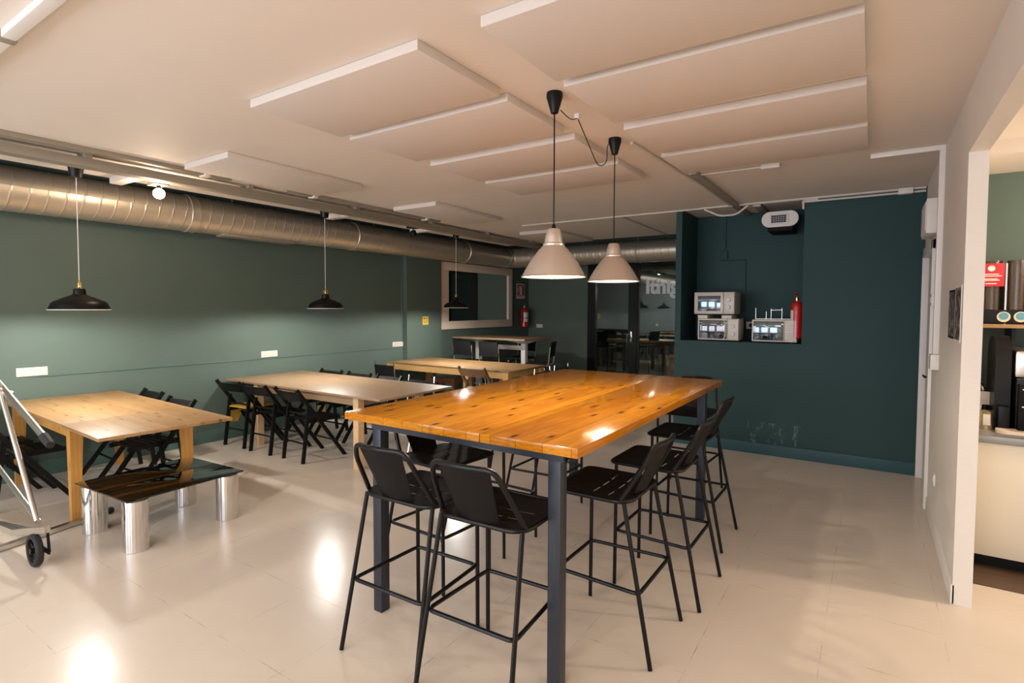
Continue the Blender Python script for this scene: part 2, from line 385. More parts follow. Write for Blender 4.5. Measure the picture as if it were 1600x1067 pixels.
# rear wall with three windows
mb = MB(); 
mb.box(-.1, 9.9, -3.4, -3.3, 0, .4); mb.box(-.1, 9.9, -3.4, -3.3, 2.4, H)
for a, b in ((0, .4), (2.0, 2.5), (4.1, 4.6), (6.2, 7.2), (8.8, 9.9)): mb.box(a, b, -3.4, -3.3, .4, 2.4)
struct('wall_rear', mb, M['white_wall'])
for i, a in enumerate((.4, 2.5, 4.6, 7.2)):
    mb = MB()
    for q in ((a, a+.05, .4, 2.4), (a+1.55, a+1.6, .4, 2.4), (a, a+1.6, .4, .45), (a, a+1.6, 2.35, 2.4), (a+.78, a+.82, .4, 2.4)):
        mb.box(q[0], q[1], -3.38, -3.32, q[2], q[3])
    tag(struct('window_%d' % (i+2), mb, M['white']))

# white door in the right wall
d = tag(MB().box(WX+.03, WX+.07, 5.60, 6.50, 0.005, 2.11, .003).build('door_1', M['panel_edge']), kind='structure')
mb = MB(); mb.box(WX-.022, WX+.03, 5.50, 5.60, 0, 2.19, .004); mb.box(WX-.022, WX+.03, 6.50, 6.56, 0, 2.19, .004); mb.box(WX-.022, WX+.03, 5.50, 6.56, 2.11, 2.19, .004)
mb.build('door_frame', M['white'], d)
mb = MB(); mb.tube([(WX+.03, 5.70, 1.06), (WX-.03, 5.70, 1.06)], .01); mb.tube([(WX-.03, 5.70, 1.06), (WX-.03, 5.82, 1.06)], .009); mb.box(WX+.02, WX+.035, 5.68, 5.72, .98, 1.14)
mb.build('door_handle', M['black'], d, 'black lever handle')

# glass partition at the far end of the room
g = tag(MB().box(1.68, 2.42, YF+.03, YF+.045, 0.08, 2.5).build('door_2', M['glass']), kind='structure')
mb = MB(); mb.box(1.50, 1.68, YF-.02, YF+.08, 0, 2.62); mb.box(2.42, 2.60, YF-.02, YF+.08, 0, 2.62); mb.box(1.68, 2.42, YF-.02, YF+.08, 2.5, 2.62); mb.box(1.68, 2.42, YF-.02, YF+.08, 0, .08)
mb.build('door_frame', M['black'], g, 'black metal door frame')
mb = MB(); mb.box(2.46, 2.50, YF-.03, YF-.015, .93, 1.15, .003); mb.tube([(2.48, YF-.02, 1.09), (2.48, YF-.07, 1.09), (2.36, YF-.07, 1.09)], .01); mb.sphere((2.48, YF-.035, .97), .018, 8)
mb.build('door_handle', M['chrome'], g, 'chrome lever handle')
gw = tag(MB().box(2.60, 4.62, YF+.03, YF+.045, 0.05, 2.62).build('window_1', M['glass']), kind='structure')
mb = MB(); mb.box(2.60, 2.64, YF, YF+.07, 0, 2.62); mb.box(2.64, 4.62, YF, YF+.07, 0, .05); mb.build('window_frame', M['black'], gw)
M['letter'] = plain('white_vinyl', (.95, .94, .92), .5)
text_part('lettering', 'itnig', 0.40, M['letter'], gw, (2.765, YF+.028, 1.93), (PI/2, 0, 0), 0.016, 0.002, label='bold white lower case lettering reading itnig')
# the room behind the glass
mb = MB(); mb.box(-.1, 5.2, 13.1, 13.2, 0, 3.3); mb.box(-.1, 0, YF+.1, 13.1, 0, 3.3); mb.box(5.1, 5.2, YF, 13.1, 0, 3.3); struct('wall_rear_room', mb, M['teal'])

# ------------------------------------------------------------------ ducts and trays
def spiral(axis, x, z, r, a0, a1, pitch=0.13, n=40):
    mb = MB(); prof = []; k = int((a1-a0)/pitch)
    for i in range(k):
        for f, dr in ((0, 0), (.40, 0), (.455, 0), (.48, .0022), (.52, .0022), (.545, 0), (.60, 0)): prof.append((a0+(i+f)*pitch, r+dr))
    rings = []
    for a, rr in prof:
        ring = []
        for j in range(n+1):
            th = 2*PI*j/n; s_ = a+pitch*0.9*(th/(2*PI)); u, v_ = rr*math.cos(th), rr*math.sin(th)
            ring.append(mb.v(x+u, s_, z+v_) if axis == 'Y' else mb.v(s_, x+u, z+v_))
        rings.append(ring)
    for A, B in zip(rings, rings[1:]):
        for j in range(n): mb.f([A[j], A[j+1], B[j+1], B[j]])
    return mb
DX, DZ, DR, DY = 0.245, 2.657, 0.197, 9.6
t = thing('ventilation_duct', 'long round spiral metal ventilation duct along the green wall, turning at the far corner', 'duct', (0, 0, 0))
spiral('Y', DX, DZ, DR, -3.3, 9.35).build('duct_pipe', M['duct'], t)
spiral('X', DY, DZ, DR, 0.52, 4.6).build('duct_pipe', M['duct'], t)
mb = MB(); mb.tube([(DX, 9.3, DZ), (DX, 9.38, DZ)]+[(DX+.22-.22*math.cos(a), 9.38+.22*math.sin(a), DZ) for a in (.2, .4, .6, .8, 1., 1.2, 1.4, 1.5708)]+[(.6, DY, DZ)], DR+.004, 40); mb.build('elbow', M['duct'], t)
for y in (-1.2, .6, 3.1, 5.4, 8.0):
    MB().lathe([(DR+.001, -.05), (DR+.010, -.045), (DR+.006, 0), (DR+.010, .045), (DR+.001, .05)], (DX, y, DZ), 40, 'Y').build('collar', M['duct'], t)
MB().lathe([(DR+.001, -.05), (DR+.010, -.045), (DR+.006, 0), (DR+.010, .045), (DR+.001, .05)], (3.0, DY, DZ), 40, 'X').build('collar', M['duct'], t)
for x, y in ((DX, 1.4), (DX, 3.6), (DX, 5.8), (DX, 7.6), (3.0, DY), (1.9, DY)):
    MB().tube([(x, y, DZ+DR-.005), (x, y, 3.3)], .006, 6).build('hanger', M['tray'], t)
for y in (3.45, ):
    mb = MB(); mb.box(DX-.09, DX+.09, y, y+.95, DZ-DR-.012, DZ-DR+.02, .004)
    for i in range(5): mb.box(DX-.07, DX+.07, y+.05+i*.18, y+.19+i*.18, DZ-DR-.016, DZ-DR-.01)
    mb.build('grille', M['tray'], t)

t = thing('cable_tray', 'long grey metal cable tray under the ceiling beside the round duct', 'cable tray', (0, 0, 0))
MB().box(1.44, 1.56, -3.2, 8.6, 2.695, 2.765, .006).build('tray_channel', M['tray'], t)
MB().tube([(1.43, -3.2, 2.745), (1.43, 8.6, 2.745)], .012, 8).build('tube', M['conduit'], t)
for y in [i*1.3-.9 for i in range(8)]: MB().box(1.45, 1.60, y, y+.05, 2.76, 2.80).build('bracket', M['tray'], t)
t = thing('cable_trunking', 'slim metal trunking running along the ceiling next to the cable tray', 'cable trunking', (0, 0, 0))
MB().box(1.70, 1.755, -3.2, 2.75, 2.765, 2.80, .004).build('trunking_length', M['tray'], t)
MB().box(1.70, 1.755, 3.3, 5.6, 2.765, 2.80, .004).build('trunking_length', M['tray'], t)
for y in (2.5, 3.6, 5.3): MB().box(1.68, 1.775, y, y+.05, 2.755, 2.80, .003).build('clip', M['white'], t)
for i, y in enumerate((2.15, 4.5, 6.0)):
    tag(MB().box(.80, 1.38, y, y+.10, 2.74, 2.80, .006).build('ceiling_batten', M['ceiling']),
        ('white box batten across the ceiling beside the lit round bulb', 'white box batten on the ceiling just past the middle black pendant', 'white box batten on the ceiling near the small black spotlight')[i], 'batten', 'short battens between tray and duct')

# ------------------------------------------------------------------ acoustic ceiling panels
def apanel(x0, x1, y0, y1, label, group):
    k = 1.0685; x0, x1 = 6.6021+(x0-6.6021)*k, 6.6021+(x1-6.6021)*k; y0, y1 = y0*k, y1*k
    a, b = (x1-x0)/2, (y1-y0)/2
    tag(MB().box(-a, a, -b, b, 0, .047, .004).build('acoustic_panel', M['panel'], None, None, ((x0+x1)/2, (y0+y1)/2, 2.752)), label, 'acoustic panel', group)
ws = ['nearest the camera', 'second from the camera', 'third from the camera', 'farthest from the camera']
ys = [(1.68, 2.27), (2.34, 2.95), (3.09, 3.69), (3.78, 4.35)]
for (a, b), wd in zip(ys, ws):
    apanel(3.825, 5.025, a, b, 'pale ceiling panel left of the steel pendants, %s' % wd, 'acoustic panels left of the steel pendants')
    apanel(5.345, 6.552, a, b, 'pale ceiling panel right of the steel pendants, %s' % wd, 'acoustic panels right of the steel pendants')
apanel(2.17, 2.78, 2.14, 3.34, 'pale ceiling panel beside the cable tray, nearest the camera of its three', 'acoustic panels beside the cable tray')
apanel(2.20, 2.81, 4.30, 5.50, 'pale ceiling panel beside the cable tray, middle one of its three', 'acoustic panels beside the cable tray')
apanel(2.30, 2.90, 6.70, 7.90, 'pale ceiling panel beside the cable tray, farthest one of its three', 'acoustic panels beside the cable tray')

# ------------------------------------------------------------------ conduits on the ceiling
def conduit(name, pts, r, label, mat='conduit', fil=.04, n=8):
    return tag(MB().tube(fillet(pts, fil) if len(pts) > 2 else pts, r, n).build(name, M[mat]), label, 'conduit')
t = thing('conduit_run', 'bundle of white conduits along the ceiling edge above the dark teal wall and niche', 'conduit', (0, 0, 0))
for k, (y, z, x0, x1) in enumerate(((6.545, 2.785, 2.45, 7.0), (6.52, 2.785, 4.9, 7.0), (6.545, 2.755, 5.95, 7.0))):
    MB().tube([(x0, y, z), (x1, y, z)], .011, 8).build('conduit', M['conduit'], t)
MB().tube(fillet([(4.95, 6.53, 2.77), (5.12, 6.53, 2.68), (5.3, 6.53, 2.68), (5.42, 6.53, 2.77)], .05), .011, 8).build('conduit', M['conduit'], t)
MB().box(6.78, 6.90, 6.49, 6.565, 2.735, 2.795, .008).build('junction_box', M['white'], t)
MB().tube(fillet([(6.1, 6.53, 2.77), (5.965, 6.53, 2.77), (5.965, 6.55, 2.68)], .03), .011, 8).build('conduit', M['conduit'], t)
conduit('ceiling_conduit', [(5.16, 3.7, 2.788), (5.22, 5.2, 2.788), (5.24, 7.2, 2.788)], .012, 'thin conduit on the ceiling running from the steel pendants to the niche')
t = thing('cable_trunking', 'twin metal trunking on the ceiling leading straight into the niche', 'cable trunking', (0, 0, 0))
MB().box(5.27, 5.33, 4.75, 7.2, 2.765, 2.80, .004).build('trunking_length', M['tray'], t)
MB().box(5.46, 5.54, 6.6, 7.2, 2.76, 2.80, .004).build('trunking_length', M['tray'], t)
conduit('ceiling_conduit', [(3.9, 6.55, 2.79), (3.85, 8.6, 2.79)], .010, 'thin conduit on the ceiling left of the teal block, leading to the far duct')
t = thing('emergency_lamp', 'small white emergency lamp on the ceiling in front of the niche with its thin conduit', 'lamp', (5.88, 4.90, 2.80))
MB().box(-.07, .07, -.03, .03, -.035, 0, .006).build('lamp_body', M['white'], t)
MB().tube([(-.07, 0, -.012), (-.60, 0, -.012)], .008, 8).build('conduit', M['conduit'], t)
t = thing('cable_trunking', 'white trunking across the ceiling and down the white wall beside the door', 'cable trunking', (0, 0, 0))
MB().box(6.56, WX, 4.98, 5.02, 2.765, 2.80, .003).build('trunking_length', M['white'], t)
MB().box(WX-.035, WX, 4.98, 5.02, 1.30, 2.765, .003).build('trunking_length', M['white'], t)
MB().box(WX-.05, WX, 4.93, 5.07, 1.19, 1.30, .005).build('switch_box', M['white'], t)
t = thing('cable_trunking', 'white trunking crossing the ceiling in the near left corner of the picture', 'cable trunking', (0, 0, 0))
MB().box(1.8, 6.0, .77, .82, 2.765, 2.80, .004).build('trunking_length', M['white'], t)
MB().box(3.45, 3.50, .765, .825, 2.76, 2.80, .003).build('clip', M['tray'], t)
t = thing('electrical_cabinet', 'white electrical box high on the white wall above the door', 'electrical box', (WX, 5.60, 2.35))
MB().box(-.075, 0, -.24, .24, -.13, .14, .006).build('cabinet_body', M['white'], t)
MB().box(-.08, -.074, -.22, .22, -.11, .12, .002).build('cabinet_lid', M['panel_edge'], t)
t = thing('light_switch', 'small white switch box on the white wall beyond the vertical trunking', 'switch', (WX, 5.35, 1.70))
MB().box(-.03, 0, -.035, .035, -.045, .045, .004).build('plate', M['white'], t); MB().box(-.036, -.029, -.015, .015, -.02, .02, .002).build('rocker', M['cream'], t)
t = thing('wall_socket', 'low white wall socket near the floor on the white wall', 'socket', (WX, 4.93, .40))
MB().box(-.012, 0, -.04, .04, -.04, .04, .003).build('plate', M['white'], t); MB().lathe([(.001, -.016), (.02, -.016), (.022, -.011)], (0, 0, 0), 16, 'X').build('socket_ring', M['cream'], t)

# ------------------------------------------------------------------ pendants
def shell(prof, th=0.0018): # closed double skin from an outer profile
    return prof+[(max(.0005, r-th), z) for r, z in reversed(prof)]
def black_pendant(x, y, zr, s, label, first):
    t = thing('pendant_lamp', label, 'pendant lamp', (x, y, zr), 0, 'black pendant lamps')
    k = s
    prof = [(.215, 0), (.212, .008), (.200, .038), (.190, .058), (.176, .070), (.108, .102), (.060, .121), (.046, .132), (.043, .165), (.038, .178), (.012, .181)]
    prof = [(r*k, z*k) for r, z in prof]
    MB().lathe(prof, (0, 0, 0), 48).build('lamp_shade', M['black'], t)
    MB().lathe([(r-.003, z) for r, z in prof[:-1]], (0, 0, -.0005), 48).build('shade_lining', M['shade_in'], t, 'white inside of the shade')
    MB().lathe([(.215*k, -.002), (.218*k, 0), (.215*k, .004)], (0, 0, 0), 48).build('rim', M['shade_in'], t, 'pale rim')
    MB().lathe([(.006, .19*k), (.013, .19*k), (.013, .225*k), (.008, .235*k), (.004, .25*k)], (0, 0, 0), 16).build('lamp_holder', M['brass'], t, 'brass lamp holder')
    MB().tube(fillet([(-.032, 0, .178*k), (-.036, 0, .232*k), (.036, 0, .232*k), (.032, 0, .178*k)], .01), .0022, 6).build('bracket', M['brass'], t, 'brass wire bracket')
    MB().tube([(0, 0, .24*k), (0, 0, 2.72-zr)], .003, 6).build('cord', M['white'], t, 'thin white cord')
    MB().lathe([(.002, 2.70-zr), (.042, 2.705-zr), (.058, 2.80-zr)], (0, 0, 0), 24).build('canopy', M['black'], t)
    MB().sphere((0, 0, .085*k), .028, 8).build('bulb', M['bulb_soft'], t, 'lit round bulb')
    light('pendant_light', 'POINT', (x, y, zr+.035), 62, (1.0, .97, .91), .03)
    return t
black_pendant(1.02, 1.83, 1.598, 1.0, 'black metal pendant lamp over the leftmost table, nearest of the three', 1)
black_pendant(1.06, 4.28, 1.609, .97, 'black metal pendant lamp over the second long table, middle of the three', 0)
black_pendant(1.18, 6.62, 1.621, .92, 'black metal pendant lamp in front of the mirror, farthest of the three', 0)
def steel_pendant(x, y, zr, label):
    t = thing('pendant_lamp', label, 'pendant lamp', (x, y, zr), 0, 'steel pendant lamps over the high table')
    prof = [(.178, 0), (.175, .003), (.172, .008), (.158, .035), (.138, .070), (.112, .108), (.086, .142), (.066, .163), (.060, .170), (.060, .178), (.054, .184), (.052, .186), (.047, .215), (.036, .258), (.032, .262), (.010, .264)]
    MB().lathe(prof, (0, 0, 0), 56).build('lamp_shade', M['alu_shade'], t)
    MB().lathe([(r-.003, z) for r, z in prof[1:-1]], (0, 0, -.0005), 56).build('shade_lining', M['shade_in'], t, 'white inside of the shade')
    MB().lathe([(.177, -.003), (.180, 0), (.178, .003)], (0, 0, 0), 56).build('rim', M['alu'], t)
    MB().lathe([(.011, .262), (.011, .28), (.004, .292)], (0, 0, 0), 16).build('cord_grip', M['black'], t)
    MB().tube([(0, 0, .28), (0, 0, 2.71-zr)], .004, 8).build('cord', M['black'], t, 'black cord')
    MB().lathe([(.002, 2.685-zr), (.020, 2.69-zr), (.045, 2.775-zr), (.043, 2.80-zr), (.002, 2.80-zr)], (0, 0, 0), 24).build('canopy', M['black'], t)
    MB().sphere((0, 0, .11), .035, 8).build('bulb', M['bulb_soft'], t, 'lit round bulb')
    light('pendant_light', 'POINT', (x, y, zr+.04), 24, (1.0, .86, .66), .02)
    return t
a = steel_pendant(5.125, 2.65, 1.80, 'brushed steel bell pendant over the high table, the nearer and larger looking of the two')
b = steel_pendant(5.085, 3.58, 1.815, 'brushed steel bell pendant over the high table, the farther of the two')
z0 = -1.815
mb = MB(); mb.tube(fillet([(-.02, -.02, 2.78+z0), (-.03, -.06, 2.74+z0), (.03, -.20, 2.58+z0), (.04, -.36, 2.52+z0), (.06, -.52, 2.60+z0), (.045, -.66, 2.74+z0)], .12), .003, 6)
mb.tube(fillet([(.045, -.66, 2.74+z0), (.05, -.76, 2.70+z0), (.05, -.88, 2.72+z0)], .05), .003, 6); mb.build('looped_cord', M['black'], b, 'loose looping cable to the nearer pendant')
MB().box(.03, .06, -.675, -.645, 2.735+z0, 2.765+z0, .003).build('connector', M['white'], b, 'white connector block')

# spotlights
t = thing('ceiling_spotlight', 'lit round bulb on a small track head under the cable tray at left', 'spotlight', (1.235, 2.37, 2.655))
MB().box(-.09, .07, -.06, .06, .055, .085, .005).build('track_head', M['tray'], t); MB().tube([(0, 0, .055), (0, 0, .03)], .016, 12).build('lamp_holder', M['black'], t)
MB().sphere((0, 0, -.015), .047, 12).build('bulb', M['bulb'], t, 'bright glowing bulb')
light('spot_light', 'POINT', (1.26, 2.34, 2.56), 14, (1.0, .74, .50), .05)
t = thing('ceiling_spotlight', 'small black spotlight hanging under the cable tray in front of the far duct', 'spotlight', (1.31, 5.54, 2.69))
MB().box(-.06, .06, -.07, .07, .02, .045, .004).build('track_head', M['black'], t); MB().tube([(0, 0, .02), (0, 0, -.03)], .008, 8).build('arm', M['black'], t)
mb = MB(); mb.T = Matrix.Translation((0, 0, -.045)) @ Matrix.Rotation(.5, 4, 'X'); mb.lathe([(.02, .04), (.042, .03), (.048, -.03), (.04, -.03), (.03, 0)], (0, 0, 0), 20); mb.build('lamp_head', M['black'], t)
mb = MB(); mb.T = Matrix.Translation((0, 0, -.045)) @ Matrix.Rotation(.5, 4, 'X'); mb.lathe([(.001, -.022), (.036, -.026)], (0, 0, 0), 20); mb.build('lens', M['bulb_soft'], t, 'glowing lens')

# ------------------------------------------------------------------ high table
HX0, HX1, HY0, HY1, HT, HB = 4.224, 5.630, 1.951, 4.483, 1.062, 1.021
cx, cy = (HX0+HX1)/2, (HY0+HY1)/2
t = thing('high_table', 'large amber varnished wooden high table on dark square steel legs', 'high table', (cx, cy, 0))
X, Y = (HX1-HX0)/2, (HY1-HY0)/2
mb = MB(); mb.box(-X, -X+.913, -Y, Y, HB, HT, .004); mb.box(-X+.916, X, -Y, Y, HB, HT, .004); mb.build('tabletop', M['amber'], t)
mb = MB()
for a_, b_ in ((-Y+.03, -Y+.07), (Y-.21, Y-.17)): mb.box(-X+.18, X-.08, a_, b_, HB-.035, HB)
for a_, b_ in ((-X+.18, -X+.22), (X-.12, X-.08)): mb.box(a_, b_, -Y+.05, Y-.17, HB-.035, HB)
mb.build('table_frame', M['steel_dark'], t)
def sqleg(x0, x1, y0, y1): MB().box(x0-cx, x1-cx, y0-cy, y1-cy, 0, HB, .004).build('leg', M['steel_dark'], t)
LEGS = [(5.475, 5.535, 1.985, 2.045), (4.405, 4.465, 1.985, 2.045), (5.50, 5.56, 4.245, 4.305), (4.405, 4.465, 4.245, 4.305)]
for q in LEGS: sqleg(*q)

# ------------------------------------------------------------------ bar stools (backrest on local -Y)
def make_stool(label, group):
    t = thing('bar_stool', label, 'bar stool', (0, 0, 0), 0, group)
    ST = .740; r = .0105
    # seat plate with two rows of slots
    xs = [-.185, -.150, -.135, -.055, -.030, .050, .075, .145, .185]
    slots_x = [(-.165, -.060), (-.035, .050), (.075, .165)]
    rows = [(.060, .071), (-.025, -.014)]
    gx = sorted({-.220, .220, *[v for q in slots_x for v in q]}); gy = sorted({-.135, .265, *[v for q in rows for v in q]})
    mb = MB(); bm = mb.bm
    def outline(y):   # half width, rounded rear corners, slight taper
        if y < -.06: return .220-.055*((-.06-y)/.075)**2
        if y > .22: return .220-.035*((y-.22)/.045)**2
        return .220
    fine_y = sorted(set(gy+[-.12, -.105, -.085, -.06, .0, .10, .16, .22, .245]))
    V = {}
    def gv(i, j, z):
        key = (i, j, z)
        if key not in V:
            x, y = gx[i], fine_y[j]; hw = outline(y)
            if abs(x) > .21: x = math.copysign(hw, x)
            zz = z-.008*(1-(x/.22)**2)*(1 if y > -.06 else .5)
            V[key] = mb.v(x, y, zz)
        return V[key]
    def hole(i, j):
        xm = (gx[i]+gx[i+1])/2; ym = (fine_y[j]+fine_y[j+1])/2
        return any(a < xm < b for a, b in slots_x) and any(a < ym < b for a, b in rows)
    nx, ny = len(gx)-1, len(fine_y)-1; z0_, z1_ = ST-.004, ST
    for i in range(nx):
        for j in range(ny):
            if hole(i, j): continue
            mb.f([gv(i, j, z1_), gv(i+1, j, z1_), gv(i+1, j+1, z1_), gv(i, j+1, z1_)])
            mb.f([gv(i, j, z0_), gv(i, j+1, z0_), gv(i+1, j+1, z0_), gv(i+1, j, z0_)])
            for di, dj, A, B in ((-1, 0, (i, j), (i, j+1)), (1, 0, (i+1, j+1), (i+1, j)), (0, -1, (i+1, j), (i, j)), (0, 1, (i, j+1), (i+1, j+1))):
                ii, jj = i+di, j+dj
                if not (0 <= ii < nx and 0 <= jj < ny) or hole(ii, jj):
                    mb.f([gv(*A, z1_), gv(*A, z0_), gv(*B, z0_), gv(*B, z1_)])
    mb.build('seat', M['black_matte'], t)
    rim = [(-.210, .262), (-.220, .22), (-.220, -.06), (-.210, -.10), (-.165, -.138), (.165, -.138), (.210, -.10), (.220, -.06), (.220, .22), (.210, .262), (.17, .268), (-.17, .268)]
    MB().tube(fillet([(x, y, ST-.010) for x, y in rim], .03, 3, True), .0105, 8, True).build('seat_frame', M['black'], t)
    for s in (-1, 1):
        MB().tube([(s*.207, -.115, ST-.012), (s*.235, -.26, .004)], r, 10).build('leg', M['black'], t)
        MB().tube([(s*.200, .235, ST-.012), (s*.200, .24, .004)], r, 10).build('leg', M['black'], t)
    fz = .325
    ring = [(-.219, -.196, fz), (-.197, .235, fz), (.197, .235, fz), (.219, -.196, fz)]
    MB().tube(fillet(ring, .035, 4, True), .0095, 8, True).build('footrest', M['black'], t)
    BT = .985
    MB().tube(fillet([(-.212, -.10, ST), (-.178, -.210, BT-.055), (-.150, -.235, BT+.012), (0, -.262, BT+.014), (.150, -.235, BT+.012), (.178, -.210, BT-.055), (.212, -.10, ST)], .05, 5), .0115, 10).build('back_frame', M['black'], t)
    # curved back plate
    mb = MB(); k = 8; P = []
    for i in range(k+1):
        u = -1+2*i/k; col = []
        for j in range(5):
            w_ = j/4; x = u*(.100+.030*w_); y = -.140-.118*w_+.020*u*u; z = ST-.005+w_*(BT+.012-ST)
            col.append((x, y, z))
        P.append(col)
    A = [[mb.v(*p) for p in c] for c in P]; B = [[mb.v(p[0], p[1]+.003, p[2]) for p in c] for c in P]
    for i in range(k):
        for j in range(4):
            mb.f([A[i][j], A[i+1][j], A[i+1][j+1], A[i][j+1]]); mb.f([B[i][j], B[i][j+1], B[i+1][j+1], B[i+1][j]])
    for j in range(4): mb.f([A[0][j], A[0][j+1], B[0][j+1], B[0][j]]); mb.f([A[k][j+1], A[k][j], B[k][j], B[k][j+1]])
    for i in range(k): mb.f([A[i][4], A[i+1][4], B[i+1][4], B[i][4]]); mb.f([A[i+1][0], A[i][0], B[i][0], B[i+1][0]])
    mb.build('backrest', M['black_matte'], t)
    return t
G = 'black metal bar stools around the high table'
s0 = make_stool('black bar stool at the near end of the high table, right of two', G)
s0.location = (5.245, 1.925, 0); s0.rotation_euler = (0, 0, .03)
dup(s0, (4.770, 1.925, 0), .02, 'black bar stool at the near end of the high table, left of two')
for (x, y), wd in zip(((5.552, 2.565), (5.612, 3.168), (5.548, 3.975)), ('nearest the camera', 'middle one of the three', 'farthest of the three')):
    dup(s0, (x, y, 0), PI/2, 'black bar stool right of the high table, %s' % wd)
for (x, y, a), wd in zip(((4.40, 2.52, -.08), (4.41, 3.07, 0), (4.38, 3.86, 0)), ('nearest the camera', 'middle one of the three', 'farthest of the three')):
    dup(s0, (x, y, 0), -PI/2+a, 'black bar stool left under the high table, %s' % wd)
dup(s0, (5.27, 4.86, 0), PI, 'black metal bar stool at the far end of the high table')

# ------------------------------------------------------------------ low tables
def table(name, label, x0, x1, y0, y1, z, top_th, legs, top_mat, leg_mat, rz=0, apron=None, leg_w=.07, taper=0.0, apron_mat=None, ext=None, group=None, apron_h=.09):
    cx, cy = (x0+x1)/2, (y0+y1)/2
    t = thing(name, label, 'table', (cx, cy, 0), rz, group)
    mb = MB(); mb.box(x0-cx, (ext if ext else x1)-cx-(.0015 if ext else 0), y0-cy, y1-cy, z-top_th, z, .003)
    if ext: mb.box(ext-cx+.0015, x1-cx, y0-cy, y1-cy, z-top_th, z, .003)
    mb.build('tabletop', top_mat, t)
    h = leg_w/2
    for lx, ly in legs:
        a, b = lx-cx, ly-cy; sx = -1 if a > 0 else 1; sy = -1 if b > 0 else 1; k = h*(1-taper)
        # tapers on the inner faces only
        ox, oy = a-sx*h, b-sy*h
        def quad(w_, zz):
            x_a, x_b = sorted((ox, ox+sx*w_)); y_a, y_b = sorted((oy, oy+sy*w_)); return [(x_a, y_a, zz), (x_b, y_a, zz), (x_b, y_b, zz), (x_a, y_b, zz)]
        MB().hexa(quad(leg_w*(1-taper), 0), quad(leg_w, z-top_th)).build('leg', leg_mat, t)
    if apron:
        ax0, ax1, ay0, ay1 = [v-c for v, c in zip(apron, (cx, cx, cy, cy))]
        for q in ((ax0, ax1, ay0, ay0+.022), (ax0, ax1, ay1-.022, ay1), (ax0, ax0+.022, ay0, ay1), (ax1-.022, ax1, ay0, ay1)):
            MB().box(*q, z-top_th-apron_h, z-top_th).build('apron', apron_mat or leg_mat, t)
    return t
t1 = table('dining_table', 'knotty pine table with tapered legs at the far left, behind the low smoked glass table', .03, 2.37, 1.52, 2.41, .752, .024,
      [(.14, 1.60), (1.62, 1.60), (.14, 2.36), (1.66, 2.36)], M['pine'], M['pine_leg'], math.radians(-2.4), (.11, 1.66, 1.575, 2.385), .085, .35, M['pine_leg'], 1.62)
t2 = table('dining_table', 'long pale birch table with straight legs, second along the green wall', .05, 2.73, 3.59, 4.66, .752, .022,
      [(.60, 3.68), (2.33, 3.68), (.60, 4.55), (2.33, 4.55)], M['maple'], M['maple_leg'], 0, (.575, 2.355, 3.66, 4.575), .075, .0, M['maple'], None)
t3 = table('dining_table', 'yellowish pine table with deep frame, third along the wall, before the white legged table', .11, 2.47, 6.18, 7.18, .752, .022,
      [(.155, 6.225), (1.72, 6.225), (.155, 7.14), (1.72, 7.14), (2.40, 6.24), (2.40, 7.13)], M['pine'], M['pine_light'], 0, (.125, 2.42, 6.20, 7.16), .09, .0, M['pine_light'], 1.76)
# high white legged table
t = thing('counter_table', 'high wooden topped table on white legs under the mirror', 'table', (.86, 8.32, 0), math.radians(-1))
MB().box(-.81, .81, -.44, .44, 1.055, 1.085, .003).build('tabletop', M['maple'], t)
for sx in (-.52, .52):
    mb = MB(); mb.box(sx-.045, sx+.045, -.045, .045, 0.03, 1.0, .004); mb.hexa([(sx-.05, -.06, .98), (sx+.05, -.06, .98), (sx+.05, .06, .98), (sx-.05, .06, .98)], [(sx-.17, -.38, 1.055), (sx+.17, -.38, 1.055), (sx+.17, .38, 1.055), (sx-.17, .38, 1.055)])
    mb.box(sx-.05, sx+.05, -.35, .35, 0, .035, .004); mb.build('leg', M['white'], t)
MB().box(-.48, .48, -.02, .02, .86, .94, .004).build('crossbar', M['white'], t)

# ------------------------------------------------------------------ folding chairs (back on local -Y)
def make_folding(label, group, mat, name='folding_chair'):
    t = thing(name, label, 'folding chair', (0, 0, 0), 0, group)
    for s in (-1, 1):
        MB().bar((s*.205, -.275, .775), (s*.205, .30, .0), .024, .036).build('leg', mat, t)
        MB().bar((s*.180, -.125, .60), (s*.180, -.20, 0), .024, .034).build('leg', mat, t)
    mb = MB()
    for i in range(7):
        y = -.13+i*.056; mb.box(-.165, .165, y, y+.040, .435-.004*i/7, .449-.004*i/7)
    for s in (-1, 1): mb.box(s*.155-.012, s*.155+.012, -.16, .27, .405, .436)
    mb.build('seat', mat, t)
    mb = MB(); k = 8; A = []
    for i in range(k+1):
        u = -1+2*i/k; y = -.245-.022*(1-u*u); A.append([(u*.195, y+dy-(z-.7)*.5, z) for dy, z in ((0, .655), (.012, .655), (.012, .755), (0, .755))])
    for a_, b_ in zip(A, A[1:]): mb.hexa([a_[0], b_[0], b_[1], a_[1]], [a_[3], b_[3], b_[2], a_[2]])
    mb.build('backrest', mat, t)
    for p, q in (((-.18, -.17, .20), (.18, -.17, .20)), ((-.205, .16, .19), (.205, .16, .19)), ((-.18, -.135, .50), (.18, -.135, .50))):
        MB().tube([p, q], .010, 8).build('stretcher', mat, t)
    return t
GF = 'black folding chairs at the pale birch table'
f0 = make_folding('black folding chair with a mustard cushion, near left corner of the birch table', GF, M['blackwood'])
f0.location = (.44, 3.66, 0); f0.rotation_euler = (0, 0, .06)
dup(f0, (.955, 3.665, 0), .03, 'black folding chair at the pale birch table, middle of the three facing away')
dup(f0, (1.545, 3.68, 0), -.05, 'black folding chair at the pale birch table, rightmost of the three facing away')
dup(f0, (.47, 4.56, 0), PI, 'black folding chair, wall side of the pale birch table, leftmost there')
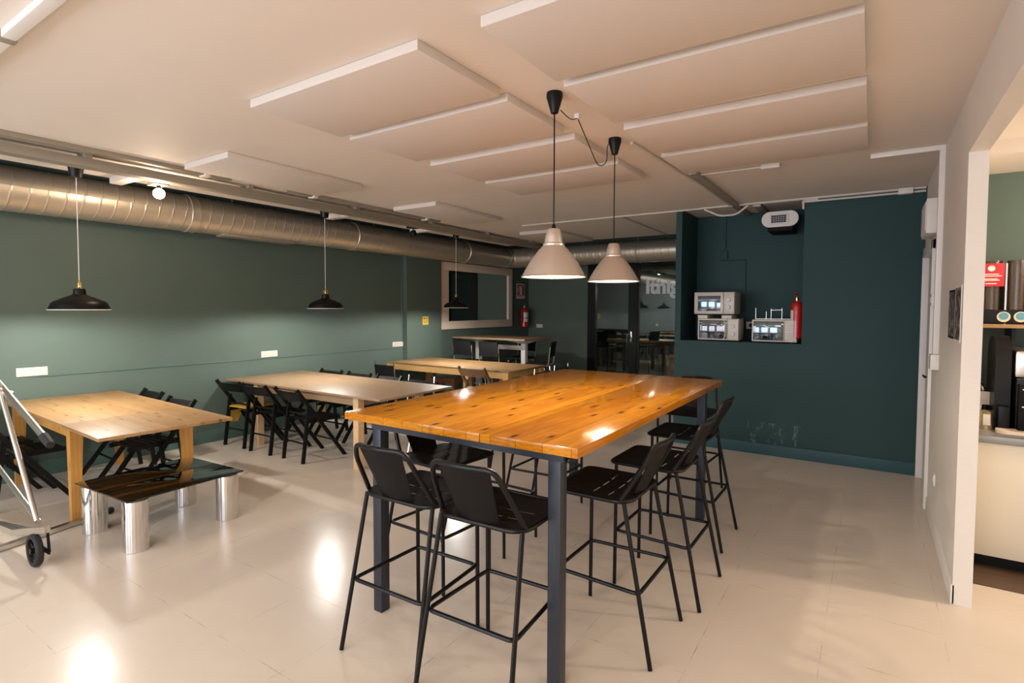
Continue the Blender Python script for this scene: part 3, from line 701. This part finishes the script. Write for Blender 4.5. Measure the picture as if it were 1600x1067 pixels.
dup(f0, (1.03, 4.56, 0), PI, 'black folding chair, wall side of the pale birch table, second from left')
dup(f0, (1.57, 4.57, 0), PI, 'black folding chair, wall side of the pale birch table, third from left')
GP = 'black folding chairs at the knotty pine table'
dup(f0, (.50, 2.33, 0), PI-.04, 'black folding chair behind the knotty pine table, left of the two backs showing', GP)
dup(f0, (1.25, 2.26, 0), PI+.05, 'black folding chair behind the knotty pine table, right of the two backs showing', GP)
dup(f0, (.74, 1.47, 0), .0, 'black folding chair tucked under the near side of the knotty pine table', GP)
dup(f0, (.22, 1.40, 0), -.05, 'black folding chair at the far left edge of the picture, behind the trolley', GP)
mb = MB()
def pillow(mb, x0, x1, y0, y1, z0, h):
    k = 8; top = {}; bot = {}
    for i in range(k+1):
        for j in range(k+1):
            u, v_ = i/k*2-1, j/k*2-1; e = (1-u**4)*(1-v_**4)
            x, y = (x0+x1)/2+u*(x1-x0)/2, (y0+y1)/2+v_*(y1-y0)/2
            top[i, j] = mb.v(x, y, z0+.008+h*e); bot[i, j] = mb.v(x, y, z0+.001)
    for i in range(k):
        for j in range(k):
            mb.f([top[i, j], top[i+1, j], top[i+1, j+1], top[i, j+1]]); mb.f([bot[i, j], bot[i, j+1], bot[i+1, j+1], bot[i+1, j]])
    for i in range(k):
        mb.f([bot[i, 0], bot[i+1, 0], top[i+1, 0], top[i, 0]]); mb.f([bot[i+1, k], bot[i, k], top[i, k], top[i+1, k]])
        mb.f([bot[0, i+1], bot[0, i], top[0, i], top[0, i+1]]); mb.f([bot[k, i], bot[k, i+1], top[k, i+1], top[k, i]])
pillow(mb, -.19, .17, -.15, .25, .449, .02)
mb.hexa([(-.215, -.10, .25), (-.205, -.10, .25), (-.205, -.02, .25), (-.215, -.02, .25)], [(-.195, -.12, .46), (-.185, -.12, .46), (-.185, .08, .46), (-.195, .08, .46)])
tag(mb.build('seat_cushion', M['cushion'], None, None, (.44, 3.66, 0)), 'mustard cushion draped on the folding chair at the near left table corner', 'cushion')['group'] = 'mustard seat cushions'
bpy.data.objects['seat_cushion'].rotation_euler = (0, 0, .06)
mb = MB(); pillow(mb, -.17, .17, -.14, .24, .449, .02)
tag(mb.build('seat_cushion', M['cushion'], None, None, (.47, 4.56, 0)), 'mustard cushion glimpsed between chair backs under the pale birch table', 'cushion', 'mustard seat cushions').rotation_euler = (0, 0, PI)
make_folding('brown wooden folding chair at the near side of the yellowish pine table', None, M['brownchair'])
c = [o for o in bpy.data.objects if o.get('label', '').startswith('brown wooden folding')][0]; c.location = (2.13, 6.05, 0); c.scale = (1.05, 1, 1.06)

# red-brown stool under the third table
t = thing('wooden_stool', 'red brown wooden stool beneath the yellowish pine table', 'stool', (.75, 6.95, 0))
MB().box(-.26, .26, -.16, .16, .45, .475, .004).build('seat', M['walnut'], t)
MB().box(-.235, .235, -.135, .135, .385, .45).build('apron', M['walnut'], t)
for sx in (-1, 1):
    for sy in (-1, 1): MB().hexa([(sx*.225-.018, sy*.13-.018, 0), (sx*.225+.018, sy*.13-.018, 0), (sx*.225+.018, sy*.13+.018, 0), (sx*.225-.018, sy*.13+.018, 0)], [(sx*.215-.022, sy*.12-.022, .45), (sx*.215+.022, sy*.12-.022, .45), (sx*.215+.022, sy*.12+.022, .45), (sx*.215-.022, sy*.12+.022, .45)]).build('leg', M['walnut'], t)

# chrome chairs (back on local -Y), seat height parameter
def make_chrome(label, group, sh, bh, name='chrome_chair', tip=.7):
    t = thing(name, label, 'chair', (0, 0, 0), 0, group)
    MB().box(-.20, .20, -.17, .21, sh, sh+.03, .012).build('seat', M['cloth_black'], t)
    mb = MB(); mb.T = Matrix.Translation((0, -.205, sh+.13)) @ Matrix.Rotation(.14, 4, 'X'); mb.box(-.20, .20, -.012, .012, 0, bh, .010); mb.build('backrest', M['cloth_black'], t)
    for s in (-1, 1):
        MB().tube(fillet([(s*.205, -.225, sh+.13+bh*tip), (s*.205, -.19, sh-.01), (s*.205, .12, sh-.015), (s*.215, .23, 0.01)], .06), .0105, 8).build('leg', M['chrome'], t)
        MB().tube(fillet([(s*.205, .05, sh-.015), (s*.205, -.12, sh-.02), (s*.215, -.24, 0.01)], .06), .0105, 8).build('leg', M['chrome'], t)
    if sh > .6: MB().tube([(-.212, .185, .25), (.212, .185, .25)], .009, 8).build('footrest', M['chrome'], t)
    return t
GC = 'black chrome legged stools at the high white legged table'
c0 = make_chrome('black backed chrome stool at the white legged table, leftmost of its near side', GC, .66, .26, 'chrome_stool')
c0.location = (.60, 7.72, 0)
dup(c0, (1.17, 7.72, 0), 0, 'black backed chrome stool at the white legged table, centre of its near side')
dup(c0, (1.00, 8.80, 0), PI, 'black chrome stool on the wall side of the white legged table, right of centre')
dup(c0, (1.86, 8.05, 0), PI/2+.3, 'black backed chrome stool at the right end of the white legged table')
GL = 'low black chairs with chrome frames'
k0 = make_chrome('low black chrome chair on the wall side of the pale birch table, right end', GL, .43, .19, tip=1.3); k0.location = (2.10, 4.62, 0); k0.rotation_euler = (0, 0, PI)
dup(k0, (2.62, 6.45, 0), PI/2, 'low black chrome chair at the right end of the yellowish pine table, nearer one')
dup(k0, (2.62, 7.00, 0), PI/2, 'low black chrome chair at the right end of the yellowish pine table, farther one')
dup(k0, (.42, 6.05, 0), 0, 'low black chrome chair at the yellowish pine table, beside the wall pier')

# ------------------------------------------------------------------ coffee table
t = thing('coffee_table', 'low coffee table of smoked black glass on four chrome cylinders', 'coffee table', (2.215, 1.915, 0), math.radians(3))
A_, B_ = .375, .405; Z = .352
MB().box(-A_, .0, -B_, B_, Z, Z+.010, .002).build('glass_top', M['table_glass'], t, 'left pane of smoked black glass')
MB().box(.003, A_, -B_, B_, Z, Z+.010, .002).build('glass_top', M['table_glass'], t, 'right pane of smoked black glass')
for sx in (-1, 1):
    for sy in (-1, 1):
        x, y = sx*(A_-.085), sy*(B_-.085)
        l = MB().lathe([(.075, 0), (.078, .004), (.078, Z-.012), (.075, Z-.008), (.001, Z-.008)], (x, y, 0), 40).build('leg', M['chrome'], t)
        MB().lathe([(.001, Z-.008), (.055, Z-.008), (.055, Z), (.001, Z)], (x, y, 0), 24).build('pad', M['alu'], l)

# ------------------------------------------------------------------ aluminium trolley at the left edge
t = thing('folding_trolley', 'silver tubular trolley frame with one black spoked wheel at the left edge', 'trolley', (0, 0, 0))
Yt = 1.17
MB().tube([(.95, Yt, 1.285), (2.44, Yt, .832)], .020, 12).build('handle_tube', M['alu'], t)
MB().tube([(2.42, Yt, .838), (2.53, Yt, .80)], [.026, .023], 12).build('grip', M['rubber'], t, 'black rubber grip')
MB().tube(fillet([(1.66, Yt-.02, 1.10), (1.71, Yt-.02, 1.03), (2.33, Yt-.02, .30)], .1), .016, 12).build('strut', M['alu'], t)
MB().tube([(.75, Yt, .70), (2.31, Yt, .285)], .016, 12).build('strut', M['alu'], t)
mb = MB(); mb.bar((1.88, Yt-.02, .125), (2.43, Yt, .265), .03, .04, (0, 1, 0)); mb.bar((.9, Yt-.03, .045), (1.90, Yt-.02, .13), .03, .04, (0, 1, 0)); mb.build('base_bar', M['alu'], t)
mb = MB(); mb.bar((1.83, 1.02, .022), (1.66, 1.70, .022), .045, .03, (1, 0, 0)); mb.bar((.9, 1.12, .03), (2.1, 1.2, .16), .03, .03, (0, 1, 0)); mb.build('floor_rail', M['alu'], t)
MB().tube([(1.665, 1.68, .024), (1.63, 1.80, .024)], .024, 14).build('end_cap', M['rubber'], t, 'black end cap')
MB().tube([(1.70, Yt-.03, 1.05), (1.72, Yt+.03, 1.02)], .028, 12).build('joint', M['alu'], t)
wh = MB(); wx, wy, wz = 2.27, 1.15, .103
wh.lathe([(.075, -.018), (.095, -.020), (.102, -.010), (.102, .010), (.095, .020), (.075, .018), (.075, -.018)], (wx, wy, wz), 40, 'Y'); wo = wh.build('wheel', M['rubber'], t)
mb = MB()
for i in range(5):
    a = i*2*PI/5+.3; mb.bar((wx, wy, wz), (wx+.078*math.sin(a), wy, wz+.078*math.cos(a)), .012, .018, (0, 1, 0))
mb.lathe([(.001, -.025), (.018, -.025), (.018, .025), (.001, .025)], (wx, wy, wz), 20, 'Y'); mb.lathe([(.070, -.008), (.077, -.008), (.077, .008), (.070, .008)], (wx, wy, wz), 32, 'Y')
mb.build('spokes', M['black'], wo)
mb = MB(); mb.bar((2.37, wy+.035, .26), (2.40, wy+.035, .11), .03, .008, (1, 0, 0)); mb.bar((2.40, wy+.035, .11), (wx, wy+.035, wz), .03, .008, (0, 0, 1)); mb.tube([(wx, wy-.02, wz), (wx, wy+.04, wz)], .007, 8); mb.build('wheel_bracket', M['black'], t, 'black wheel bracket')

# ------------------------------------------------------------------ things on the left wall
def socket_strip(y, z, label, n=3):
    t = thing('socket_strip', label, 'socket', (0, y, z), 0, 'triple wall sockets on the green wall')
    MB().box(.0, .013, -.115, .115, -.04, .04, .003).build('plate', M['white'], t)
    for i in range(n):
        mb = MB(); mb.lathe([(.021, .013), (.024, .016), (.027, .013)], (0, (i-1)*.072, 0), 20, 'X'); mb.box(.012, .0145, (i-1)*.072-.032, (i-1)*.072+.032, -.032, .032, .001)
        for dy in (-.009, .009): mb.lathe([(.0005, .0150), (.003, .0150), (.003, .0140)], (0, (i-1)*.072+dy, 0), 8, 'X')
        mb.build('socket_ring', M['cream'], t)
socket_strip(1.775, 1.01, 'white triple wall socket above the knotty pine table')
socket_strip(4.20, 1.01, 'white triple wall socket above the pale birch table')
socket_strip(6.525, 1.012, 'white triple wall socket beside the wall pier')
conduit('wall_cable', [(.006, 1.80, .958), (.006, 4.2, .952), (.006, 6.60, .950)], .0045, 'thin dark cable running along the green wall below the sockets', 'base_green')
conduit('wall_cable', [(.008, 6.62, .98), (.008, 6.62, 2.5)], .007, 'vertical green painted cable beside the wall pier', 'base_green')
t = thing('notice_card', 'small yellow notice with dark print on the wall pier', 'notice', (.10, 7.10, 1.40))
MB().box(0, .003, -.075, .075, -.075, .07).build('card', M['yellow'], t)
mb = MB(); mb.box(.003, .0036, -.05, -.02, .02, .05); mb.box(.003, .0036, -.01, .05, .03, .04); mb.box(.003, .0036, -.05, .05, -.02, -.015); mb.box(.003, .0036, -.05, .03, -.04, -.035); mb.build('print', M['walnut'], t)
# mirror
y0, y1, z0, z1, f_ = 7.60, 9.94, 1.222, 2.467, .17
t = thing('wall_mirror', 'large mirror in a wide pale wooden frame on the dark wall', 'mirror', (0, (y0+y1)/2, (z0+z1)/2))
hy, hz = (y1-y0)/2, (z1-z0)/2; M['frame'] = plain('pale_frame', (0.80, 0.66, 0.54), .5, var=.06)
mb = MB()
def fr(mb, y_a, y_b, z_a, z_b, d=.045): mb.box(.004, d, y_a, y_b, z_a, z_b, .004)
fr(mb, -hy, hy, hz-.15, hz); fr(mb, -hy, hy, -hz, -hz+.15); fr(mb, -hy, -hy+.20, -hz+.15, hz-.15); fr(mb, hy-.15, hy, -hz+.15, hz-.15); mb.build('frame', M['frame'], t)
MB().box(.004, .018, -hy+.19, hy-.14, -hz+.14, hz-.14).build('mirror_glass', M['mirror'], t)
# fire sign + extinguisher
t = thing('fire_sign', 'red sign with a white extinguisher pictogram above the far extinguisher', 'sign', (0, 10.33, 2.0))
MB().box(0, .006, -.16, .17, -.17, .16).build('plate', M['paper'], t)
MB().box(.006, .008, -.14, .15, -.10, .14).build('red_field', M['red_sign'], t)
mb = MB(); mb.box(.008, .010, -.04, .06, -.085, .07, .001); mb.box(.008, .010, -.015, .035, .07, .095); mb.box(.008, .010, -.05, .07, .092, .105); mb.tube(fillet([(.009, -.05, .10), (.009, -.10, .06), (.009, -.09, -.03)], .03), .006, 6); mb.build('pictogram', M['paper'], t)
text_part('sign_text', 'EXTINTOR', .05, M['red_sign'], t, (.008, .005, -.150), (PI/2, 0, PI/2), 0.001, .0005, 'CENTER')
def extinguisher(x, y, z, h, r, label, face):
    t = thing('fire_extinguisher', label, 'fire extinguisher', (x, y, z), face)
    k = h
    MB().lathe([(.001, 0), (r*.8, 0), (r, .012), (r, k*.70), (r*.93, k*.745), (r*.6, k*.79), (r*.3, k*.81), (r*.3, k*.84), (.001, k*.84)], (0, 0, 0), 28).build('cylinder', M['red'], t)
    mb = MB(); mb.lathe([(.001, k*.83), (r*.32, k*.83), (r*.32, k*.89), (.001, k*.89)], (0, 0, 0), 14); mb.build('valve', M['brass'], t, 'brass valve')
    mb = MB(); mb.bar((-.01, 0, k*.89), (.09, 0, k*.93), .018, .008, (0, 1, 0)); mb.bar((-.01, 0, k*.93), (.09, 0, k*.99), .018, .008, (0, 1, 0)); mb.build('lever', M['black'] if h < .5 else M['red'], t)
    MB().tube(fillet([(-.01, 0, k*.86), (-r*.7, -r*.2, k*.86), (-r*1.15, -r*.3, k*.6), (-r*1.1, -r*.3, k*.18)], .05), .009, 8).build('hose', M['rubber'], t)
    mb = MB(); n = 14
    for z_a, z_b in ((.22, .36), (.40, .62)):
        P = [[mb.v((r+.0015)*math.cos(a), (r+.0015)*math.sin(a), k*zz) for zz in (z_a, z_b)] for a in [-PI*(.95 if h > .51 else .36)+PI*(.9 if h > .51 else .22)*i/n for i in range(n+1)]]
        for a_, b_ in zip(P, P[1:]): mb.f([a_[0], b_[0], b_[1], a_[1]])
    mb.build('label_band', M['paper'], t, 'pale printed label')
    MB().box(-.02, .02, r-.002, r+.03, k*.55, k*.6).build('bracket', M['black'], t)
    return t
extinguisher(.125, 10.30, 1.20, .52, .085, 'dark red fire extinguisher on the wall right of the mirror', PI/2)
e2 = extinguisher(5.915, 6.66, 1.30, .50, .060, 'bright red fire extinguisher hanging at the right of the microwave niche', -PI/2)
t = thing('light_switch', 'small white double switch plate on the dark far wall', 'switch', (.30, YF, 1.215))
MB().box(-.08, .08, -.012, 0, -.04, .04, .003).build('plate', M['white'], t)
for s in (-1, 1): MB().box(s*.036-.028, s*.036+.028, -.016, -.011, -.028, .028, .002).build('rocker', M['paper'], t)

# ------------------------------------------------------------------ niche contents
M['mw_grey'] = plain('silver_grey_plastic', (0.50, 0.46, 0.41), .38, .15)
M['mw_cream'] = plain('off_white_enamel', (0.70, 0.66, 0.58), .35)
M['mw_window'] = plain('dark_oven_window', (0.03, 0.04, 0.05), .06, 0.0, coat=1.0)
M['mw_mirror'] = plain('reflective_oven_window', (0.11, 0.14, 0.17), .07, .9)
def microwave(x, y, z, w_, h, d, body, win, label, handle='arc', rz=0, knob=True, frame=True):
    t = thing('microwave_oven', label, 'microwave', (x, y, z), rz, 'microwaves in the wall niche')
    MB().box(-w_/2, w_/2, 0, d, .012, h, .006).build('oven_body', body, t)
    for sx in (-1, 1):
        for yy in (.04, d-.04): MB().lathe([(.001, 0), (.014, 0), (.014, .013)], (sx*(w_/2-.05), yy, 0), 12).build('foot', M['rubber'], t)
    dw = w_*.73
    dr = MB().box(-w_/2+.004, -w_/2+dw, -.018, .001, .016, h-.004, .004).build('door', body, t)
    if frame: MB().box(-w_/2+.018, -w_/2+dw-.006, -.0205, -.017, .030, h-.018, .002).build('door_surround', M['mw_window'], dr)
    MB().box(-w_/2+.045, -w_/2+dw-(.05 if handle else .03), -.0225, -.019, .050, h-.045, .001).build('window', win, dr, 'glass door window')
    if handle == 'arc':
        MB().tube(fillet([(-w_/2+dw-.035, -.02, .035), (-w_/2+dw-.018, -.045, .06), (-w_/2+dw-.018, -.045, h-.055), (-w_/2+dw-.035, -.02, h-.025)], .05), .008, 8).build('handle', M['mw_cream'], dr, 'curved pale handle')
    MB().box(-w_/2+dw+.004, w_/2-.004, -.016, .001, .016, h-.004, .003).build('control_panel', body, t)
    cxp = -w_/2+dw+(w_-dw)/2
    if knob:
        for zz in (h*.34, h*.66): MB().lathe([(.001, -.034), (.019, -.034), (.022, -.016)], (cxp, 0, zz), 20, 'Y').build('knob', M['mw_grey'], t)
    else:
        for i in range(6): MB().box(cxp-.03, cxp+.03, -.019, -.015, h*.2+i*h*.11, h*.2+i*h*.11+.010, .001).build('button', M['mw_grey'], t)
    return t
mwy = YB+.055
microwave(5.105, mwy, NZ, .455, .262, .33, M['mw_cream'], M['mw_window'], 'off white microwave with curved handle at the bottom left of the niche', 'arc', .03)
microwave(5.055, mwy+.01, 1.548, .455, .270, .33, M['mw_grey'], M['mw_mirror'], 'silver grey microwave raised on two blocks above another microwave', None, .0, True, False)
microwave(5.700, mwy-.005, NZ, .455, .258, .33, M['mw_cream'], M['mw_mirror'], 'cream microwave beside the red extinguisher in the niche', None, .0, False, True)
for i, x in enumerate((4.93, 5.20)):
    tag(MB().box(x-.055, x+.055, mwy-.01, mwy+.28, NZ+.262, 1.548, .004).build('support_block', M['cream']), ('left', 'right')[i]+' pale block holding up the silver grey microwave', 'block', 'blocks under the upper microwave')
t = thing('plate_rack', 'thin metal wire rack standing on the cream microwave', 'rack', (5.66, mwy+.12, NZ+.258))
mb = MB()
for x, h in ((-.17, .13), (-.06, .09), (-.01, .12), (.10, .13), (.19, .09)): mb.tube([(x, 0, 0), (x, 0, h)], .0032, 6)
mb.build('upright', M['alu'], t)
mb = MB(); mb.tube([(-.01, 0, .105), (.10, 0, .108)], .003, 6); mb.tube([(-.17, 0, .006), (.19, 0, .006)], .003, 6); mb.tube([(-.17, 0, .006), (-.17, .12, .006), (.19, .12, .006), (.19, 0, .006)], .003, 6); mb.build('rail', M['alu'], t)
t = thing('wall_socket', 'white double socket with two black plugs between the lower microwaves', 'socket', (5.42, 7.26, 1.42))
MB().box(-.12, .10, -.015, 0, -.045, .045, .003).build('plate', M['white'], t)
for x in (-.06, .05):
    MB().lathe([(.001, -.055), (.024, -.05), (.027, -.015)], (x, 0, 0), 16, 'Y').build('plug', M['rubber'], t)
    MB().tube(fillet([(x, -.05, 0), (x+.01, -.07, -.06), (x-.05, -.04, -.16)], .04), .004, 6).build('cord', M['rubber'], t)
# heater
t = thing('wall_heater', 'white oval fan heater with a dark grille high in the niche', 'heater', (5.72, 6.72, 2.62))
MB().prism(rrect(-.185, .185, -.085, .085, .083, 8), -.012, .02, 'XZ').build('face_plate', M['white'], t)
MB().box(-.11, .09, -.022, -.010, -.055, .055, .004).build('grille_frame', M['panel_edge'], t)
mb = MB(); mb.box(-.085, .065, -.024, -.021, -.040, .040); mb.build('grille', M['black'], t, 'dark grille')
mb = MB()
for i in range(3): mb.box(-.085, .065, -.027, -.023, -.022+i*.020, -.019+i*.020)
for i in range(5): mb.box(-.06+i*.024, -.058+i*.024, -.027, -.023, -.040, .040)
mb.build('grille_bars', M['panel_edge'], t)
MB().box(-.13, .13, .02, .40, -.13, .06, .02).build('heater_body', M['black_matte'], t, 'dark heater body')
t = thing('junction_box', 'teal painted junction box with cables on the niche wall', 'junction box', (5.02, 7.26, 2.30))
MB().box(-.045, .045, -.03, 0, -.05, .05, .004).build('box_body', M['teal'], t)
MB().tube([(.02, -.01, .05), (.02, -.01, .50)], .006, 6).build('cable', M['teal'], t)
MB().tube(fillet([(-.06, -.01, -.07), (.26, -.01, -.07), (.26, -.01, -.85)], .02), .006, 6).build('cable', M['teal'], t)

# ------------------------------------------------------------------ right wall posters
def poster(y0, y1, z0, z1, label, seed):
    random.seed(seed)
    t = thing('photo_poster', label, 'poster', (WX, (y0+y1)/2, (z0+z1)/2), 0, 'dark posters on the white wall')
    a, b = (y1-y0)/2, (z1-z0)/2
    MB().box(-.003, 0, -a, a, -b, b).build('sheet', M['paper'] if seed == 2 else M['black_matte'], t)
    m, tt, p = nt('poster_print'); co = objco(tt); n = noise(tt, co, 22+seed, 4, .6)
    tt.links.new(ramp(tt, n, [(.40, (.02, .018, .016)), (.52, (.10, .08, .07)), (.60, (.45, .40, .36))]), p.inputs['Base Color'])
    MB().box(-.0045, -.003, -a+.012, a-.012, -b+.015, b-.015).build('print', m, t)
poster(4.16, 4.42, 1.45, 1.745, 'dark portrait photo poster on the white wall, farther one of two', 3)
poster(3.86, 4.11, 1.44, 1.765, 'dark photo poster on the white wall, nearer one close to its end', 2)

# ------------------------------------------------------------------ kitchen
KY = 4.43
t = thing('kitchen_counter', 'cream fronted kitchen counter with a grey worktop behind the white wall', 'kitchen counter', (8.3, 4.8, 0))
M['counter'] = plain('cream_laminate', (0.74, 0.68, 0.56), .45); M['worktop'] = plain('grey_worktop', (0.25, 0.25, 0.24), .35, .4)
MB().box(-1.20, 1.5, -.37, .41, .09, .80, .003).build('front_panel', M['counter'], t)
MB().box(-1.20, 1.5, -.30, .41, .006, .09).build('plinth', M['black'], t)
MB().box(-1.20, 1.5, -.39, .41, .80, .845, .004).build('worktop', M['worktop'], t)
t = thing('wall_shelf', 'wooden shelf above the coffee machine', 'shelf', (8.3, 5.08, 1.50))
MB().box(-1.1, 1.4, -.14, .14, 0, .025, .002).build('board', M['pine'], t)
for x in (-.9, .2, 1.2): MB().box(x, x+.02, -.10, .14, -.12, 0).build('bracket', M['black'], t)
t = thing('bean_dispenser', 'row of dark see-through bean tubes with a red sign on the kitchen shelf', 'dispenser', (7.62, 5.08, 1.526))
M['tube'] = plain('bean_filled_tube', (0.045, 0.028, 0.018), .18, coat=.6, bmp=.5, bscale=90)
for i in range(5):
    x = -.32+i*.13
    MB().lathe([(.001, .10), (.052, .10), (.054, .44), (.001, .44)], (x, 0, 0), 20).build('tube', M['tube'], t)
    MB().box(x-.068, x-.058, -.06, .06, 0, .42).build('divider', M['alu'], t)
MB().box(-.40, .30, -.06, .07, 0, .10, .003).build('base', M['black'], t)
s = MB().box(-.40, -.265, -.075, -.068, .26, .42, .001).build('sign_board', M['red_sign'], t, 'red sign with white print')
mb = MB(); mb.lathe([(.001, -.001), (.020, -.001), (.020, 0)], (-.335, -.076, .385), 16, 'Y')
for z, w_ in ((.345, .04), (.332, .055), (.312, .035), (.303, .045), (.280, .03)): mb.box(-.335-w_, -.335+w_, -.077, -.0755, z-.003, z+.003)
mb.build('print', M['paper'], s)
M['sticker_blue'] = plain('blue_sticker_ink', (0.10, 0.30, 0.42), .5); M['sticker'] = plain('cream_sticker', (0.75, 0.62, 0.42), .5)
for x in (-.26, -.172):
    st = MB().lathe([(.001, -.003), (.036, -.003), (.036, 0)], (x, -.061, .05), 24, 'Y').build('round_sticker', M['sticker'], t, 'round cream sticker')
    MB().lathe([(.001, -.0045), (.026, -.0045), (.026, -.003)], (x, -.061, .055), 20, 'Y').build('sticker_print', M['sticker_blue'], st)
t = thing('coffee_machine', 'black espresso machine with chrome spout on the kitchen worktop', 'coffee machine', (7.58, 4.86, .845))
MB().box(-.20, .35, -.20, .28, .0, .34, .015).build('machine_body', M['black'], t)
mb = MB(); mb.prism([(-.14, .0), (.16, .0), (.16, .50), (.12, .57), (.05, .605), (-.03, .605), (-.10, .57), (-.14, .50)], -.295, -.215, 'YZ'); mb.box(-.285, -.225, -.22, -.14, 0, .16, .01); mb.build('grinder_hopper', M['black'], t, 'rounded black hopper')
MB().box(-.205, .36, -.16, .28, .34, .52, .03).build('cup_warmer', M['brushed'], t, 'steel upper housing')
MB().box(-.195, .34, -.26, -.20, .0, .31, .006).build('front_plate', M['black_matte'], t)
MB().tube(fillet([(-.10, -.26, .24), (-.125, -.31, .29), (-.155, -.31, .23), (-.12, -.31, .13)], .04), .011, 8).build('steam_wand', M['chrome'], t)
MB().box(-.17, .3, -.34, -.22, .09, .105, .003).build('drip_tray', M['chrome'], t)
for x, z in ((-.175, .28), (-.175, .17)): MB().sphere((x, -.262, z), .007, 6).build('button', M['chrome'], t)
M['led'] = plain('red_led', (1, .05, .05), .4, emit=(1, .05, .08), estr=3)
MB().sphere((-.145, -.262, .285), .006, 6).build('indicator_light', M['led'], t, 'small red light')
t = thing('metal_jar', 'brass coloured metal tin on the worktop beside the white wall', 'tin', (7.24, 4.68, .845))
M['tin'] = plain('gold_tin', (0.55, 0.46, 0.28), .25, .9, bmp=.3, bscale=60)
MB().lathe([(.001, 0), (.042, 0), (.042, .115), (.044, .118), (.001, .120)], (0, 0, 0), 24).build('tin_body', M['tin'], t)
MB().box(-.018, .018, -.044, -.040, .03, .10).build('label_band', M['paper'], t)
t = thing('tap', 'pale curved tap with hanging tag behind the metal tin', 'tap', (7.24, 4.92, .845))
MB().tube(fillet([(0, 0, 0), (.02, 0, .26), (-.06, -.02, .30), (-.1, -.02, .24)], .06), .012, 8).build('spout', M['chrome'], t)
MB().box(-.05, .05, -.035, -.030, .13, .22, .002).build('tag', M['paper'], t)
tag(MB().prism(rrect(-.09, .09, -.06, .06, .05), 0, .02).build('folded_cloth', M['frame'], None, None, (7.37, 4.60, .845)), 'small pale cloth lying on the kitchen worktop', 'cloth')

# ------------------------------------------------------------------ behind the glass
t = thing('bench', 'light wooden bench seen behind the glass partition', 'bench', (3.75, 12.0, 0))
MB().box(-.9, .9, -.2, .2, .55, .59, .003).build('seat', M['pine_light'], t); MB().box(-.85, .85, -.18, -.15, .28, .42, .003).build('rail', M['pine_light'], t)
for x in (-.85, -.3, .3, .85): MB().box(x-.03, x+.03, -.18, .18, 0, .55).build('leg', M['pine_light'], t)
t = thing('side_table', 'dark shelf table with a small white cup behind the glass door', 'table', (2.1, 11.9, 0))
MB().box(-.6, .6, -.25, .25, .86, .89, .003).build('tabletop', M['maple'], t); MB().box(-.6, .6, -.25, .25, .40, .42).build('shelf', M['brownchair'], t)
for x in (-.57, .57): MB().box(x-.02, x+.02, -.23, .23, 0, .86).build('leg', M['black'], t)
tag(MB().lathe([(.001, 0), (.035, 0), (.04, .09), (.036, .09), (.032, .01)], (0, 0, 0), 20).build('cup', M['paper'], None, None, (2.15, 11.85, .89)), 'small white cup on the table behind the glass door', 'cup')
t = thing('pendant_lamp', 'small lit ceiling lamp glowing behind the glass door', 'pendant lamp', (2.35, 12.6, 2.2))
MB().lathe([(.10, 0), (.08, .08), (.01, .12)], (0, 0, 0), 20).build('lamp_shade', M['black'], t); MB().sphere((0, 0, .03), .05, 8).build('bulb', M['bulb_soft'], t); MB().tube([(0, 0, .12), (0, 0, 1.1)], .004, 6).build('cord', M['black'], t)
light('back_room_light', 'POINT', (2.35, 12.5, 2.05), 8, SOFT, .05)
